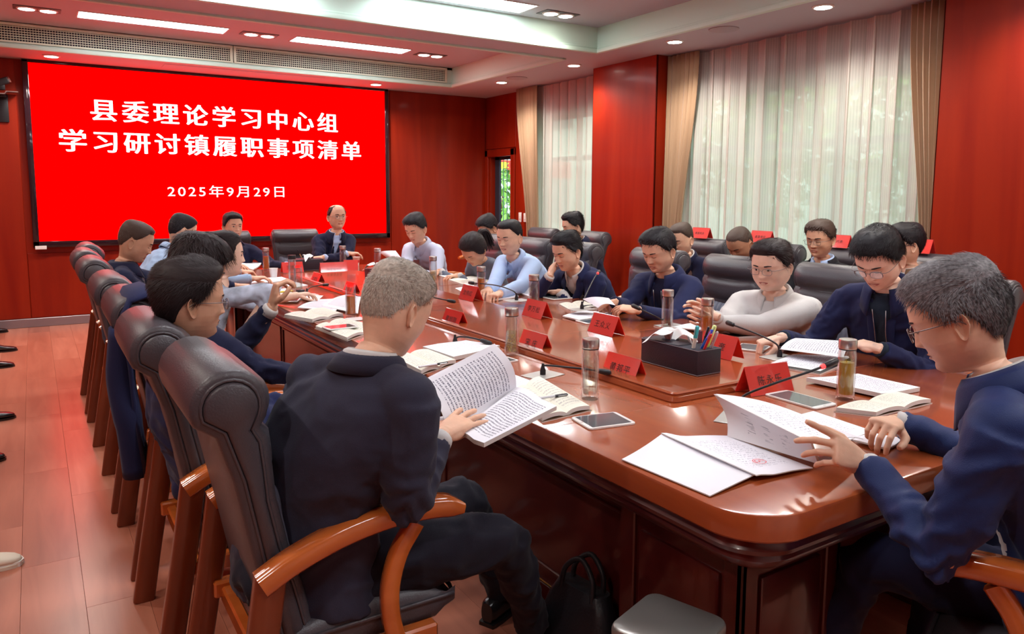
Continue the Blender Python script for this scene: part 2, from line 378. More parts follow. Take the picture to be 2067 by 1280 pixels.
# curtains -----------------------------------------------------------
def sheer_mat():
    m, nt, b = nodes('sheer_curtain'); N = nt.nodes; L = nt.links
    out = [n for n in N if n.type == 'OUTPUT_MATERIAL'][0]; N.remove(b)
    d = N.new('ShaderNodeBsdfDiffuse'); d.inputs[0].default_value = (.76,.70,.66,1)
    t = N.new('ShaderNodeBsdfTranslucent'); t.inputs[0].default_value = (.80,.76,.70,1)
    tr_ = N.new('ShaderNodeBsdfTransparent'); tr_.inputs[0].default_value = (.95,1,.97,1)
    m1 = N.new('ShaderNodeMixShader'); m1.inputs[0].default_value = .45; L.new(d.outputs[0], m1.inputs[1]); L.new(t.outputs[0], m1.inputs[2])
    m2 = N.new('ShaderNodeMixShader')
    tc = N.new('ShaderNodeTexCoord'); wv = N.new('ShaderNodeTexWave'); wv.bands_direction = 'X'; wv.inputs['Scale'].default_value = 9; wv.inputs['Distortion'].default_value = .3
    L.new(tc.outputs['UV'], wv.inputs[0])
    mr = N.new('ShaderNodeMapRange'); mr.inputs[3].default_value = .80; mr.inputs[4].default_value = .94; L.new(wv.outputs[1], mr.inputs[0])
    L.new(mr.outputs[0], m2.inputs[0]); L.new(tr_.outputs[0], m2.inputs[1]); L.new(m1.outputs[0], m2.inputs[2]); L.new(m2.outputs[0], out.inputs[0])
    return m
M['sheer'] = sheer_mat()
def curtain(name, lab, cat, y0, y1, ztop, zbot, x, folds, amp, mt, gather=None, seed=0, thick=.0, group=None):
    """gather(t) -> (ya, yb) extents at height fraction t (0 top, 1 bottom)"""
    nu = folds*12; nv = 26; rs = random.Random(seed); ph = [rs.uniform(-.5, .5) for _ in range(folds+2)]; am = [rs.uniform(.5, 1.3) for _ in range(folds+2)]
    vs = []; fs = []; uv = []
    for j in range(nv+1):
        t = j/nv; ya, yb = gather(t) if gather else (y0, y1)
        for i in range(nu+1):
            u = i/nu; k = u*folds; ki = int(k); fr_ = k-ki
            p_ = ph[ki]*(1-fr_)+ph[ki+1]*fr_; a_ = am[ki]*(1-fr_)+am[ki+1]*fr_
            s_ = math.sin(2*math.pi*(k+.25*p_)+p_*1.5*t)
            yy = ya+(yb-ya)*(u+.012*math.sin(2*math.pi*k*2+p_)+.01*p_*t)
            vs.append((x+amp*a_*s_*(.65+.35*t)+.3*amp*math.sin(5.3*k+p_*6)*t, yy, ztop+(zbot-ztop)*t)); uv.append((u*(y1-y0)*4, t*2.5))
    for j in range(nv):
        for i in range(nu):
            a = j*(nu+1)+i; fs.append((a, a+1, a+nu+2, a+nu+1))
    me = bpy.data.meshes.new(name); me.from_pydata(vs, [], fs); me.update()
    ul = me.uv_layers.new(name='UVMap'); li = np.zeros(len(me.loops), dtype=int); me.loops.foreach_get('vertex_index', li)
    ul.data.foreach_set('uv', np.array(uv)[li].ravel()); shade(me, 180); me.materials.append(mt)
    o = link(name, me, None, label=lab, cat=cat, group=group)
    if thick: md = o.modifiers.new('solid', 'SOLIDIFY'); md.thickness = thick
    return o
curtain('sheer_curtain', 'wide white sheer curtain across the large right window', 'curtain', 3.1, 5.86, 2.95, .05, 5.78, 13, .05, M['sheer'], seed=3)
curtain('sheer_curtain', 'narrow white sheer curtain across the far right window', 'curtain', 7.1, 8.55, 2.95, .05, 5.80, 8, .04, M['sheer'], seed=5)
curtain('sheer_curtain', 'white sheer curtain on the near window, outside the photo', 'curtain', -1.7, .95, 2.95, .05, 5.80, 14, .035, M['sheer'], seed=8)
def gth(a_top, b_top, a_mid, b_mid, tm=.75):
    def f(t):
        k = min(1, t/tm); k = k*k*(3-2*k)
        return (a_top+(a_mid-a_top)*k, b_top+(b_mid-b_top)*k)
    return f
curtain('drape', 'tan drape gathered beside the left edge of the tall sheer curtain', 'curtain', 5.55, 5.94, 2.96, .04, 5.70, 7, .03, M['curtain'], gth(5.52, 5.95, 5.74, 5.95), 11, .004)
curtain('drape', 'tan drape gathered against the large red panel at right', 'curtain', 3.05, 3.35, 2.96, .04, 5.70, 6, .03, M['curtain'], gth(3.05, 3.36, 3.05, 3.16), 12, .004)
curtain('drape', 'tan drape next to the small side door', 'curtain', 8.5, 8.95, 2.96, .04, 5.72, 7, .03, M['curtain'], gth(8.42, 8.92, 8.38, 8.62), 13, .004)
# wall switches
for y, h, nm in ((9.06, .11, 'tall white switch plate beside the door casing'), (8.93, .10, 'small white switch plate beside the tan drape')):
    e = empty('switch_plate', (XR-.012, y, 1.20), label=nm, cat='light switch', group=None)
    MB().rbox(-.012, 0, -.035, .035, -h/1.6, h/1.6, .004, 2).build('plate', M['white_plastic'], e)
    MB().rbox(-.018, -.01, -.018, .018, -.03, .03, .003, 1).build('rocker', M['white_plastic'], e)

# ------------------------------------------------------------------ LED screen
def text_mesh(txt, size, mt, name, parent, origin, xa, ya, off=0, space=1.0, ext=0.0, align='CENTER', sx=1.0, bold=0, fit=None):
    cu = bpy.data.curves.new(name, 'FONT'); cu.body = txt; cu.size = size; cu.offset = off; cu.space_character = space; cu.align_x = align; cu.align_y = 'CENTER'
    cu.extrude = ext; cu.resolution_u = 3
    t = bpy.data.objects.new(name, cu); COL.objects.link(t); dg = bpy.context.evaluated_depsgraph_get(); dg.update()
    me = bpy.data.meshes.new_from_object(t.evaluated_get(dg)); bpy.data.objects.remove(t)
    xa = Vector(xa).normalized(); ya = Vector(ya).normalized(); za = xa.cross(ya)
    Mx = Matrix(((xa.x*sx, ya.x, za.x, origin[0]), (xa.y*sx, ya.y, za.y, origin[1]), (xa.z*sx, ya.z, za.z, origin[2]), (0, 0, 0, 1)))
    if fit:
        xs = [v.co.x for v in me.vertices]; ys = [v.co.y for v in me.vertices]; a, b = min(xs), max(xs); c, d = min(ys), max(ys)
        for v in me.vertices: v.co.x = fit[0]+(v.co.x-a)/(b-a)*(fit[1]-fit[0]); v.co.y = (v.co.y-(c+d)/2)/(d-c)*fit[2]
    if bold:
        bm = bmesh.new()
        for k, (dx, dy) in enumerate(((-1, 0), (-.5, .25), (0, -.3), (.5, .25), (1, 0))):
            m2 = me.copy(); m2.transform(Matrix.Translation((dx*bold, dy*bold, k*.00015))); bm.from_mesh(m2); bpy.data.meshes.remove(m2)
        bm.to_mesh(me); bm.free()
    me.transform(Mx); me.materials.clear(); me.materials.append(mt); me.name = name
    return link(name, me, parent)
SC = empty('led_screen', (2.13, YF, 1.9), label='huge red LED wall screen showing white meeting title and date', cat='screen')
def loc(x0, x1, z0, z1, y0, y1): return (x0-2.13, x1-2.13, y0-YF, y1-YF, z0-1.9, z1-1.9)
MB().box(*loc(.045, 4.215, .975, 2.935, YF-.075, YF-.06)).build('display', M['screen'], SC, 0)
fz = MB()
for q in ((-.015, .045, .90, 2.966), (4.215, 4.27, .90, 2.966)): fz.rbox(*loc(q[0], q[1], q[2], q[3], YF-.09, YF-.013), .006, 2)
fz.rbox(*loc(-.015, 4.27, .905, .975, YF-.09, YF-.013), .006, 2).rbox(*loc(-.015, 4.27, 2.935, 2.967, YF-.09, YF-.013), .006, 2)
fz.build('bezel', M['bezel'], SC)
MB().rbox(*loc(.0, .11, .885, .925, YF-.096, YF-.088), .002, 1).build('sticker', M['white_plastic'], SC)
MB().rbox(*loc(2.75, 2.98, .925, .955, YF-.093, YF-.088), .002, 1).build('port_strip', M['black_plastic'], SC)
yt = -.0765
text_mesh('县委理论学习中心组', .262, M['screen_text'], 'title_text', SC, (0, yt, 2.467-1.9), (1,0,0), (0,0,1), 0, 1.28, .0005, bold=.0085, fit=(-1.504, 1.399, .250))
text_mesh('学习研讨镇履职事项清单', .262, M['screen_text'], 'title_text', SC, (0, yt, 2.108-1.9), (1,0,0), (0,0,1), 0, 1.26, .0005, bold=.0085, fit=(-1.83, 1.722, .250))
text_mesh('2025年9月29日', .165, M['screen_text'], 'date_text', SC, (0, yt, 1.545-1.9), (1,0,0), (0,0,1), 0, 1.25, .0005, bold=.0012, fit=(-.738, .662, .145))

# tracking camera on a wall bracket
cz = empty('wall_camera', (-.21, YF-.012, 2.62), label='black video camera on a wall bracket left of the screen', cat='camera')
Mr = Matrix.Translation((0, -.14, .07)) @ Matrix.Rotation(R(-25), 4, 'Y')
MB().rbox(-.085, .075, -.05, .05, -.035, .035, .012, 3, Mr).build('camera_body', M['black_plastic'], cz)
MB().lathe([(.028, .074), (.034, .076), (.034, .09), (.022, .092), (.0001, .09)], 20, M=Mr @ Matrix.Rotation(R(90), 4, 'Y')).build('lens', M['metal'], cz)
MB().rbox(-.035, .035, -.175, -.105, -.01, .05, .012, 2).build('yoke', M['black_plastic'], cz)
MB().prism([(-.15,-.02),(-.04,-.02),(-.025,-.045),(.025,-.045),(.04,-.02),(.15,-.02),(.15,-.028),(.045,-.028),(.028,-.055),(-.028,-.055),(-.045,-.028),(-.15,-.028)], -.19, -.02, 'y').build('shelf', M['metal'], cz, 0)
MB().rbox(-.05, .05, -.022, 0, -.34, -.04, .008, 2).rbox(-.04, .04, -.09, -.02, -.08, -.05, .006, 2).build('bracket', M['black_plastic'], cz)

# ------------------------------------------------------------------ outside
grd = MB().box(XO+.15, 40, -12, 40, -.5, -.42)
struct('ground', grd, mat('yard_paving', (.45,.47,.44), .8, var=.2))
bl = mat('far_building_wall', (.55,.60,.56), .8, var=.05)
eb = empty('building', (15, 6, -.4), label='pale building across the yard, seen through the curtains', cat='building')
MB().box(0, .3, -16, 20, 0, 7).build('facade', bl, eb, 0)
wm = MB().box(-.03, .02, -.6, .6, -.8, .8).mesh('window', mat('far_window', (.12,.2,.2), .2), 0)
for z in (1.8, 4.9):
    for y in np.arange(-14, 19, 2.6): link('window', wm, eb, (0, y, z))
def tree(x, y, h, r, seed, lab, n=2600):
    rs = np.random.default_rng(seed); e = empty('tree', (x, y, -.42), label=lab, cat='tree', group='garden trees outside')
    MB().tube([(0,0,0), (.05,.03,h*.35), (-.04,.05,h*.6), (.1,.0,h*.85)], [.11,.09,.06,.02], 8).build('trunk', M['leg'], e)
    p = rs.normal(size=(n, 3)); p /= np.linalg.norm(p, axis=1)[:, None]; p *= (rs.random(n)**.4)[:, None]*np.array([r, r, h*.36]); p[:, 2] += h*.66
    mb = MB(); d = rs.normal(size=(n, 3)); d /= np.linalg.norm(d, axis=1)[:, None]; q = np.cross(d, rs.normal(size=(n, 3))); q /= np.linalg.norm(q, axis=1)[:, None]
    s_ = .07+.06*rs.random(n)[:, None]; V = np.stack([p-d*s_, p+q*s_*.5, p+d*s_, p-q*s_*.5], 1).reshape(-1, 3)
    mb.v = [tuple(a) for a in V.tolist()]; mb.f = [(4*i, 4*i+1, 4*i+2, 4*i+3) for i in range(n)]
    me = bpy.data.meshes.new('foliage'); me.from_pydata(mb.v, [], mb.f); me.materials.append(LEAF); o = link('foliage', me, e); o['kind'] = 'stuff'
LEAF = mat('leaf_green', (.16,.36,.05), .6, var=.5, vscale=3)
tree(9.6, 5.0, 4.2, 1.5, 1, 'leafy green tree behind the right part of the tall sheer curtain')
tree(9.8, 8.0, 4.6, 1.3, 2, 'leafy green tree behind the left part of the tall sheer curtain')
tree(8.60, 13.98, 2.5, .30, 3, 'small leafy tree glimpsed through the side door', 260)
bn = empty('banner', (11.6, 18.2, 2.25), rz=0, label='red banner with a yellow character seen through the side door', cat='banner')
MB().tube([(-2.03,.0,.35),(-2.03,.0,-2.67)], .03, 8).tube([(2.03,.0,.35),(2.03,.0,-2.67)], .03, 8).build('post', M['metal'], bn)
MB().rbox(-2, 2, -.01, .01, -.24, .24, .003, 1).build('cloth', mat('banner_red', (.75,.04,.02), .6), bn, 0)
text_mesh('繁荣发展', .34, mat('banner_yellow', (.95,.75,.03), .5), 'banner_text', bn, (.33, -.013, 0), (1,0,0), (0,0,1), 0, 1.7, .001, bold=.02)
cr = empty('car', (10.3, 16.2, -.42), rz=R(70), label='pale green car parked outside the side door', cat='car')
MB().rbox(-.85, .85, -2, 2, .3, .85, .15, 3).build('car_body', mat('car_paint', (.35,.6,.55), .2, coat=1), cr)
MB().loft([[(-.75,-1.2,.83),(.75,-1.2,.83),(.75,1.5,.83),(-.75,1.5,.83)], [(-.6,-.6,1.4),(.6,-.6,1.4),(.6,1.1,1.4),(-.6,1.1,1.4)]]).build('cabin_glass', mat('car_glass', (.3,.45,.45), .05), cr)
for sx in (-.78, .78):
    for y in (-1.3, 1.3): MB().lathe([(.001,-.1),(.3,-.1),(.32,-.05),(.32,.05),(.3,.1),(.001,.1)], 20, M=Matrix.Translation((sx, y, .32)) @ Matrix.Rotation(R(90), 4, 'Y')).build('wheel', M['black_plastic'], cr)

# ================================================================== PEOPLE
def yawv(a): return Vector((math.sin(R(a)), math.cos(R(a)), 0))
def rotm(yaw, pitch=0, roll=0):
    """local +y faces compass yaw, pitch>0 looks down, roll>0 tilts to own right"""
    return (Matrix.Rotation(R(-yaw), 3, 'Z') @ Matrix.Rotation(R(-pitch), 3, 'X') @ Matrix.Rotation(R(roll), 3, 'Y'))
class WN:      # cheap smooth noise, numpy
    def __init__(s, seed, n=14):
        r = np.random.default_rng(seed); d = r.normal(size=(n, 3)); s.d = d/np.linalg.norm(d, axis=1)[:, None]; s.p = r.random(n)*6.28; s.k = .6+1.1*r.random(n)
    def __call__(s, P, f): return np.sin((P @ s.d.T)*f*s.k*6.28+s.p).sum(1)/math.sqrt(len(s.p))*.9
def cloth_noise(P, seed):
    n1, n2, n3 = WN(seed), WN(seed+50), WN(seed+99)
    Q = P+.04*np.stack([n1(P, 3), n2(P, 3), n3(P, 3)], 1)
    a = 1-np.abs(n1(Q, 4.2)); b = 1-np.abs(n2(Q, 8.5))
    return .0115*np.clip(a, -1, 1)+.0050*np.clip(b, -1, 1)+.0015*np.clip(1-np.abs(n3(Q, 15)), -1, 1)-.0085

def ss(a, b, x): t = np.clip((x-a)/(b-a), 0, 1); return t*t*(3-2*t)
HT = np.array([  # z, half width, front y, back y, shape
 (.1185,.004,.000,-.020,2.0),(.116,.028,.022,-.050,2.0),(.108,.048,.048,-.075,2.05),(.092,.0625,.068,-.092,2.1),(.070,.071,.082,-.102,2.15),
 (.045,.0755,.089,-.107,2.2),(.020,.0765,.0915,-.107,2.25),(.0,.0755,.088,-.103,2.25),(-.020,.074,.086,-.096,2.2),(-.040,.0715,.0845,-.086,2.15),
 (-.055,.068,.083,-.078,2.1),(-.070,.0635,.0815,-.071,2.0),(-.085,.057,.080,-.066,1.9),(-.098,.049,.0775,-.062,1.85),(-.108,.042,.072,-.060,1.85),(-.1145,.040,.060,-.058,1.9)])
def head_at(z):
    zz = HT[::-1, 0]; return [np.interp(z, zz, HT[::-1, k]) for k in (1, 2, 3, 4)]
def head_point(th, z, wide=1.0, nose=1.0, fat=0.0):
    """th: angle from face front, + towards own right (+x). returns Nx3"""
    a, f, bk, e = head_at(z); c, s = np.cos(th), np.sin(th)
    fat_ = fat*(np.exp(-((z+.06)/.045)**2))
    x = (a+fat_)*wide*np.sign(s)*np.abs(s)**(2/e)
    y0 = -.008
    y = y0+np.where(c > 0, (f-y0), (y0-bk))*np.sign(c)*np.abs(c)**(2/e)
    # cheeks taper toward front low in the face
    fr = np.clip(c, 0, 1)
    G = lambda X, Z, sx, sz: np.exp(-((x-X)/sx)**2-((z-Z)/sz)**2)
    S = lambda X, Z, sx, sz: G(X, Z, sx, sz)+G(-X, Z, sx, sz)
    d = .0022*S(.026, .022, .022, .009)-.0062*S(.030, .000, .016, .010)-.006*S(.014, .003, .007, .012)+.0055*S(.031, -.001, .0125, .0065)
    d += .0045*S(.044, -.026, .018, .016)-.004*S(.047, -.062, .014, .02)
    nz = np.clip((.008-z)/.040, 0, 1)                   # nose ridge
    ridge = np.where((z < .012) & (z > -.046), (.003+.0155*nz**1.15), 0)*np.where(z < -.036, np.clip((z+.046)/.010, 0, 1), 1)
    d += nose*ridge*np.exp(-(x/(.0055+.0055*nz))**2)
    d += nose*.0085*S(.0125, -.035, .0062, .0065)
    d -= .0015*G(0, -.053, .005, .006)
    d += .0052*G(0, -.0610, .019, .0038)+.0058*G(0, -.0700, .016, .0044)-.0035*G(0, -.0655, .021, .0018)-.003*G(0, -.080, .02, .005)
    d += .005*G(0, -.098, .017, .011)
    d *= fr**.5
    y = y+d
    return np.stack([x, y, np.broadcast_to(z, x.shape)], -1)
def face_patch(pts2, wide, nose, fat, off=.0012):
    """project (x,z) outline points on the face front, return 3d points"""
    out = []
    for X, Z in pts2:
        lo, hi = -1.5, 1.5
        for _ in range(26):
            m_ = (lo+hi)/2
            if head_point(np.array([m_]), np.array([Z]), wide, nose, fat)[0, 0] < X: lo = m_
            else: hi = m_
        p = head_point(np.array([(lo+hi)/2]), np.array([Z]), wide, nose, fat)[0]
        out.append((p[0]*(1+off*3), p[1]+off, p[2]))
    return out

def remesh(mb, voxel, smooth=4, name='tmp', displ=None):
    me = bpy.data.meshes.new('tmp'); me.from_pydata(mb.v, [], mb.f); bm = bmesh.new(); bm.from_mesh(me); bmesh.ops.recalc_face_normals(bm, faces=bm.faces); bm.to_mesh(me); bm.free()
    o = bpy.data.objects.new('tmp', me); COL.objects.link(o)
    r = o.modifiers.new('r', 'REMESH'); r.mode = 'VOXEL'; r.voxel_size = voxel
    if smooth: s_ = o.modifiers.new('s', 'SMOOTH'); s_.factor = .5; s_.iterations = smooth
    dg = bpy.context.evaluated_depsgraph_get(); out = bpy.data.meshes.new_from_object(o.evaluated_get(dg)); bpy.data.objects.remove(o); bpy.data.meshes.remove(me)
    V = np.empty(len(out.vertices)*3); out.vertices.foreach_get('co', V); V = V.reshape(-1, 3)
    if displ:
        Nn = np.empty(len(out.vertices)*3); out.vertices.foreach_get('normal', Nn); V = V+Nn.reshape(-1, 3)*displ(V)[:, None]
    F = [tuple(p.vertices) for p in out.polygons]; bpy.data.meshes.remove(out)
    return V, F

def hand_mesh(side, curl=.5, spread=.10, thumb=.6, pose=None, vox=.0030, size=1.0):
    """local frame: wrist at origin, +y to the fingers, palm faces -z. side=+1: thumb at -x (right hand palm down), -1: thumb at +x"""
    mb = MB(); t = -side
    mb.tube([(0,-.03,0),(0,.0,0),(0,.02,0)], [.024,.025,.026], 12, flat=.78)
    rings = []
    for y, hw, hh, cx in ((.0,.025,.018,0),(.02,.031,.018,t*.002),(.05,.039,.0155,t*.002),(.075,.041,.0135,0),(.092,.038,.0105,0),(.097,.030,.006,0)):
        rings.append([Vector((cx+hw*math.copysign(abs(math.cos(q))**.8, math.cos(q)), y, hh*math.copysign(abs(math.sin(q))**.9, math.sin(q)))) for q in [2*math.pi*k/16 for k in range(16)]])
    mb.loft(rings)
    mb.ell((t*.018,.035,-.008), (.020,.030,.016)); mb.ell((-t*.022,.035,-.007), (.015,.032,.013))
    fx = [t*.030, t*.0105, -t*.010, -t*.029]; ln = [(.043,.025,.020), (.047,.029,.021), (.043,.027,.021), (.034,.020,.018)]; rd = [.0088,.0090,.0086,.0076]; y0 = [.086,.090,.086,.078]
    for i in range(4):
        c = curl if not pose else pose[i]; a = -.06-.15*c; az = math.atan2(fx[i], .09)*spread*4+0
        p = Vector((fx[i], y0[i]-.012, 0)); path = [p.copy()]; rr = [rd[i]*1.1]
        dirx = Vector((math.sin(az), math.cos(az), 0))
        p = p+dirx*.012; path.append(p.copy()); rr.append(rd[i]*1.12)
        for j, L_ in enumerate(ln[i]):
            a += -(.95, 1.15, .75)[j]*c
            d = dirx*math.cos(a)+Vector((0, 0, 1))*math.sin(a)
            p = p+d*L_*.5; path.append(p.copy()); rr.append(rd[i]*(.97, .90, .84)[j])
            p = p+d*L_*.5; path.append(p.copy()); rr.append(rd[i]*(1.04, .95, .66)[j])
        mb.tube(path, rr, 10)
    tc = thumb
    p = Vector((t*.020, .018, -.006)); path = [p.copy()]; rr = [.013]
    d = Vector((t*.80, .62, -.25-.5*tc)).normalized(); p = p+d*.042; path.append(p.copy()); rr.append(.0125)
    d = Vector((t*.42*(1-tc), .85, -.18-.42*tc)).normalized(); p = p+d*.031; path.append(p.copy()); rr.append(.0105)
    d = Vector((-t*.15*tc+t*.18*(1-tc), .95, -.12-.35*tc)).normalized(); p = p+d*.016; path.append(p.copy()); rr.append(.0100); p = p+d*.012; path.append(p.copy()); rr.append(.0065)
    mb.tube(path, rr, 10)
    mb.v = [(x*size, y*size, z*size) for x, y, z in mb.v]
    return remesh(mb, vox, 2)
HAND_CACHE = {}
def hand(side, vox=.0034, size=1.0, **k):
    key = (side, vox, size, str(sorted(k.items())))
    if key not in HAND_CACHE: HAND_CACHE[key] = hand_mesh(side, vox=vox, size=size, **k)
    return HAND_CACHE[key]

SKIN = {k: mat('skin_'+k, c, .48, spec=.4, sss=.10, var=.07, vscale=30, bump=.06, bscale=260) for k, c in
        dict(mid=(.74,.45,.31), pale=(.80,.53,.40), tan=(.66,.37,.24), red=(.6,.3,.2), dark=(.46,.235,.14)).items()}
HAIRM = {'black': mat('hair_black', (.012,.010,.013), .55, spec=.3), 'brownblack': mat('hair_brown_black', (.020,.012,.013), .55, spec=.3),
         'grey': mat('hair_grey', (.42,.37,.31), .6, var=.30, vscale=120), 'saltpepper': mat('hair_salt_pepper', (.13,.12,.125), .6, var=.6, vscale=140),
         'cropped': mat('hair_cropped_brown', (.060,.036,.026), .6)}
EYE_W = mat('eye_white', (.62,.55,.50), .3); EYE_D = mat('eye_dark', (.015,.010,.010), .25); LIP = mat('lips', (.42,.13,.11), .45); LIPW = mat('lips_rose', (.55,.08,.09), .4)
GLASSF = mat('glasses_metal', (.25,.22,.22), .3, .9); GLASSD = mat('glasses_dark_frame', (.02,.02,.03), .3); LENS = clear_glass('glasses_lens', (.96,.97,.98), .03, .35)
def cm(name, col, **k): return mat(name, col, k.pop('rough', .85), sheen=.06, bump=.25, bscale=k.pop('bs', 500), spec=.25, **k)
CL = dict(navy=cm('navy_cloth', (.014,.019,.070)), navyjk=cm('navy_jacket_cloth', (.012,.026,.105), rough=.55), navydk=cm('dark_navy_cloth', (.011,.013,.042)), suit=cm('charcoal_suit_cloth', (.026,.026,.048)),
          blackcl=cm('black_cloth', (.010,.010,.014)), ltblue=cm('light_blue_cotton', (.42,.56,.82)), paleblue=cm('pale_striped_cotton', (.50,.54,.68)), white=cm('white_cotton', (.56,.55,.54)),
          grey=cm('grey_blue_knit', (.13,.15,.20)), brown=cm('brown_cloth', (.11,.055,.025)), greyred=cm('dark_trousers', (.012,.012,.022)), floral=cm('floral_blue_blouse', (.42,.48,.60), var=.7, vscale=9),
          poly=cm('dark_teal_polo', (.012,.022,.040)), steel=cm('steel_blue_cotton', (.32,.44,.62)))

def torso_frames(N, P0, lat_s, lat_h, hunch, n=22):
    ax = (N-P0); L = ax.length; fw = (lat_s.cross(ax.normalized()))*-1
    out = []
    for i in range(n+1):
        t = i/n; p = P0+ax*t - fw*0
        # hunch pushes the mid back backwards
        lat = (lat_h*(1-t)+lat_s*t).normalized(); f = ax.normalized().cross(lat)*1
        f = (f if f.dot(FW) > 0 else -f)
        p = p - f*hunch*math.sin(math.pi*t)
        out.append((t, p, lat, f))
    return out

def person(label, head, w_yaw, h_yaw, pitch, pelvis, wrists, hair='short', hairm='black', skin='mid', top='suit', top_style='suit', shirt='white', glasses=None, roll=0,
           hands=({}, {}), hdirs=(None, None), palms=((0,0,-1), (0,0,-1)), lean=0, hunch=.03, build=1.0, hi=False, wide=1.05, fat=.003, legs=None, poles=(None, None), eyes='down', rolled=False,
           head_scale=1.07, arm_scale=1.0, seed=1, nose=1.0, female=False, shoulder_yaw=None, group=None, neckback=0.0, trouser='greyred', shoe=False, skirt=0.0, tieshirt=True, hem=.46):
    """head: world position between the ears at eye height; wrists: (right, left) world targets; yaws are compass degrees"""
    global FW
    build = build*1.06; SCL = 1.06
    head = Vector(head); pelvis = Vector(pelvis); root = empty('person', (pelvis.x, pelvis.y, 0), label=label, cat='person', group=group)
    O = root.location.copy()
    def put(mb_or_vf, name, mt, smooth=180, label=None):
        if isinstance(mb_or_vf, MB): mb = mb_or_vf
        else: mb = MB(); mb.v = [tuple(p) for p in mb_or_vf[0]]; mb.f = list(mb_or_vf[1])
        me = bpy.data.meshes.new(name); me.from_pydata([tuple(Vector(p)-O) for p in mb.v], [], mb.f); me.update(); shade(me, smooth)
        mts = mt if isinstance(mt, (list, tuple)) else [mt]
        for q in mts: me.materials.append(q)
        o = link(name, me, root); 
        if label: o['label'] = label
        return o
    Rh = rotm(h_yaw, pitch, roll); FW = yawv(w_yaw if shoulder_yaw is None else shoulder_yaw); FH = yawv(w_yaw)
    hs = head_scale
    def H(P): return (np.asarray(P)*hs) @ np.array(Rh).T + np.array(head)
    # neck base
    Pn = head + Rh @ Vector((0, -.028, -.118))*hs
    up_h = Rh @ Vector((0, 0, 1))
    spdir = (Pn-pelvis).normalized()
    N = Pn - (up_h*.35+spdir*.65).normalized()*.048*hs - FW*neckback
    lat_s = Vector((FW.y, -FW.x, 0)); lat_h = Vector((FH.y, -FH.x, 0))      # own right
    # ---- body : head + neck + chest + arms + hands in one mesh
    ns, nz = (88, 110) if hi else (60, 72)
    tt = np.linspace(-math.pi, math.pi, ns, endpoint=False); th = tt-.38*np.sin(tt)
    zs = np.concatenate([np.linspace(.1185, .105, 6)[:-1], np.linspace(.105, .03, nz//5)[:-1], np.linspace(.03, -.1145, nz*3//4)])
    rings = [H(head_point(th, np.full(ns, z), wide, nose, fat)) for z in zs]
    body = MB()
    # neck rings from jaw to neck base
    jw = [(-.1165,.043,.050,-.058), (-.1180,.045,.036,-.058), (-.1200,.047,.024,-.058), (-.1230,.0495,.016,-.058), (-.128,.0515,.012,-.059)]
    for z, a, f, bk in jw:
        c, s = np.cos(th), np.sin(th); y0 = -.028
        rings.append(H(np.stack([a*wide*s*(1+fat*4), y0+np.where(c > 0, f-y0, y0-bk)*c, np.full(ns, z)], -1)))
    Rn = np.array(Rh); lat3 = np.array(lat_s); fw3 = np.array(FW)
    nk = 9; cA = np.array(head + Rh @ Vector((0, -.0245, -.128))*hs); cB = np.array(N)
    for k in range(1, nk+1):
        t = k/nk; c, s = np.cos(th)[:, None], np.sin(th)[:, None]
        lx = (1-t)*np.array(Rh @ Vector((1,0,0)))+t*lat3; lx /= np.linalg.norm(lx); ly = (1-t)*np.array(Rh @ Vector((0,1,0)))+t*fw3; ly /= np.linalg.norm(ly)
        rx, ry = (.052+.014*t*t)*hs*(1+fat*4)*(.86 if female else 1), (.036+.022*t**.7)*hs*(.92 if female else 1)
        rings.append(cA*(1-t)+cB*t+lx*rx*s+ly*ry*c)
    fr = torso_frames(N, pelvis, lat_s, lat_h, hunch)
    def sect(t):
        T = [0, .15, .35, .6, .8, .9, .96, 1]; W_ = [.165,.165,.150,.170,.168,.135,.095,.062]; D = [.115,.115,.105,.112,.098,.082,.070,.060]
        return np.interp(t, T, W_)*build, np.interp(t, T, D)*build
    for t, p, la, f in fr[::-1][1:]:
        a, b = sect(t); c, s = np.cos(th)[:, None], np.sin(th)[:, None]
        rings.append(np.array(p)+np.array(la)*a*.86*s+np.array(f)*b*.86*c)
    body.loft([list(map(tuple, r)) for r in rings])
    # ears
    for sx in (-1, 1):
        e = []; nA, nR = 18, 7
        for r_ in range(nR+1):
            q = r_/nR; rr = math.sin(q*math.pi/2) if r_ else .02
            prof = (-.004 if q < .45 else (-.004+.0105*math.sin((q-.45)/.4*math.pi/2) if q < .85 else .0065-.010*(q-.85)/.15))
            ring = []
            for k in range(nA):
                a = 2*math.pi*k/nA; ex = math.cos(a)*.0165*rr*(1.0 if math.sin(a) > -.2 else .8); ez = math.sin(a)*.031*rr
                ring.append((sx*(.0765*wide+.003+prof*.9+.009*max(0, -ex/.0165)-.004*max(0, ex/.0165)), -.016+ex-.16*ez, -.016+ez))
            e.append(ring)
        back = [[(x-sx*.0045, y*1+.000, z) for x, y, z in e[-1]], [(sx*.068*wide, -.008+(y+.014)*.5, -.016+(z+.016)*.6) for x, y, z in e[-1]]]
        RR = e+back; body.loft([list(map(tuple, H(np.array(r)))) for r in RR])
    # arms
    S = []; arm = []
    for i, sx in enumerate((1, -1)):
        Sh = N - spdir*.072 + lat_s*sx*.166*build - FW*.01
        W = Vector(wrists[i]) if wrists[i] is not None else Sh+Vector((0,0,-.5))+FW*.1
        L1, L2 = .300*SCL*arm_scale, .264*SCL*arm_scale
        v = W-Sh; d = min(v.length, (L1+L2)*.985)
        if v.length > d: s_ = v.length/d; L1 *= s_; L2 *= s_; d = v.length*.985 if False else v.length
        L1_, L2_ = L1*1.001, L2*1.001
        x_ = (d*d+L1_*L1_-L2_*L2_)/(2*d); h_ = math.sqrt(max(L1_*L1_-x_*x_, 1e-6))
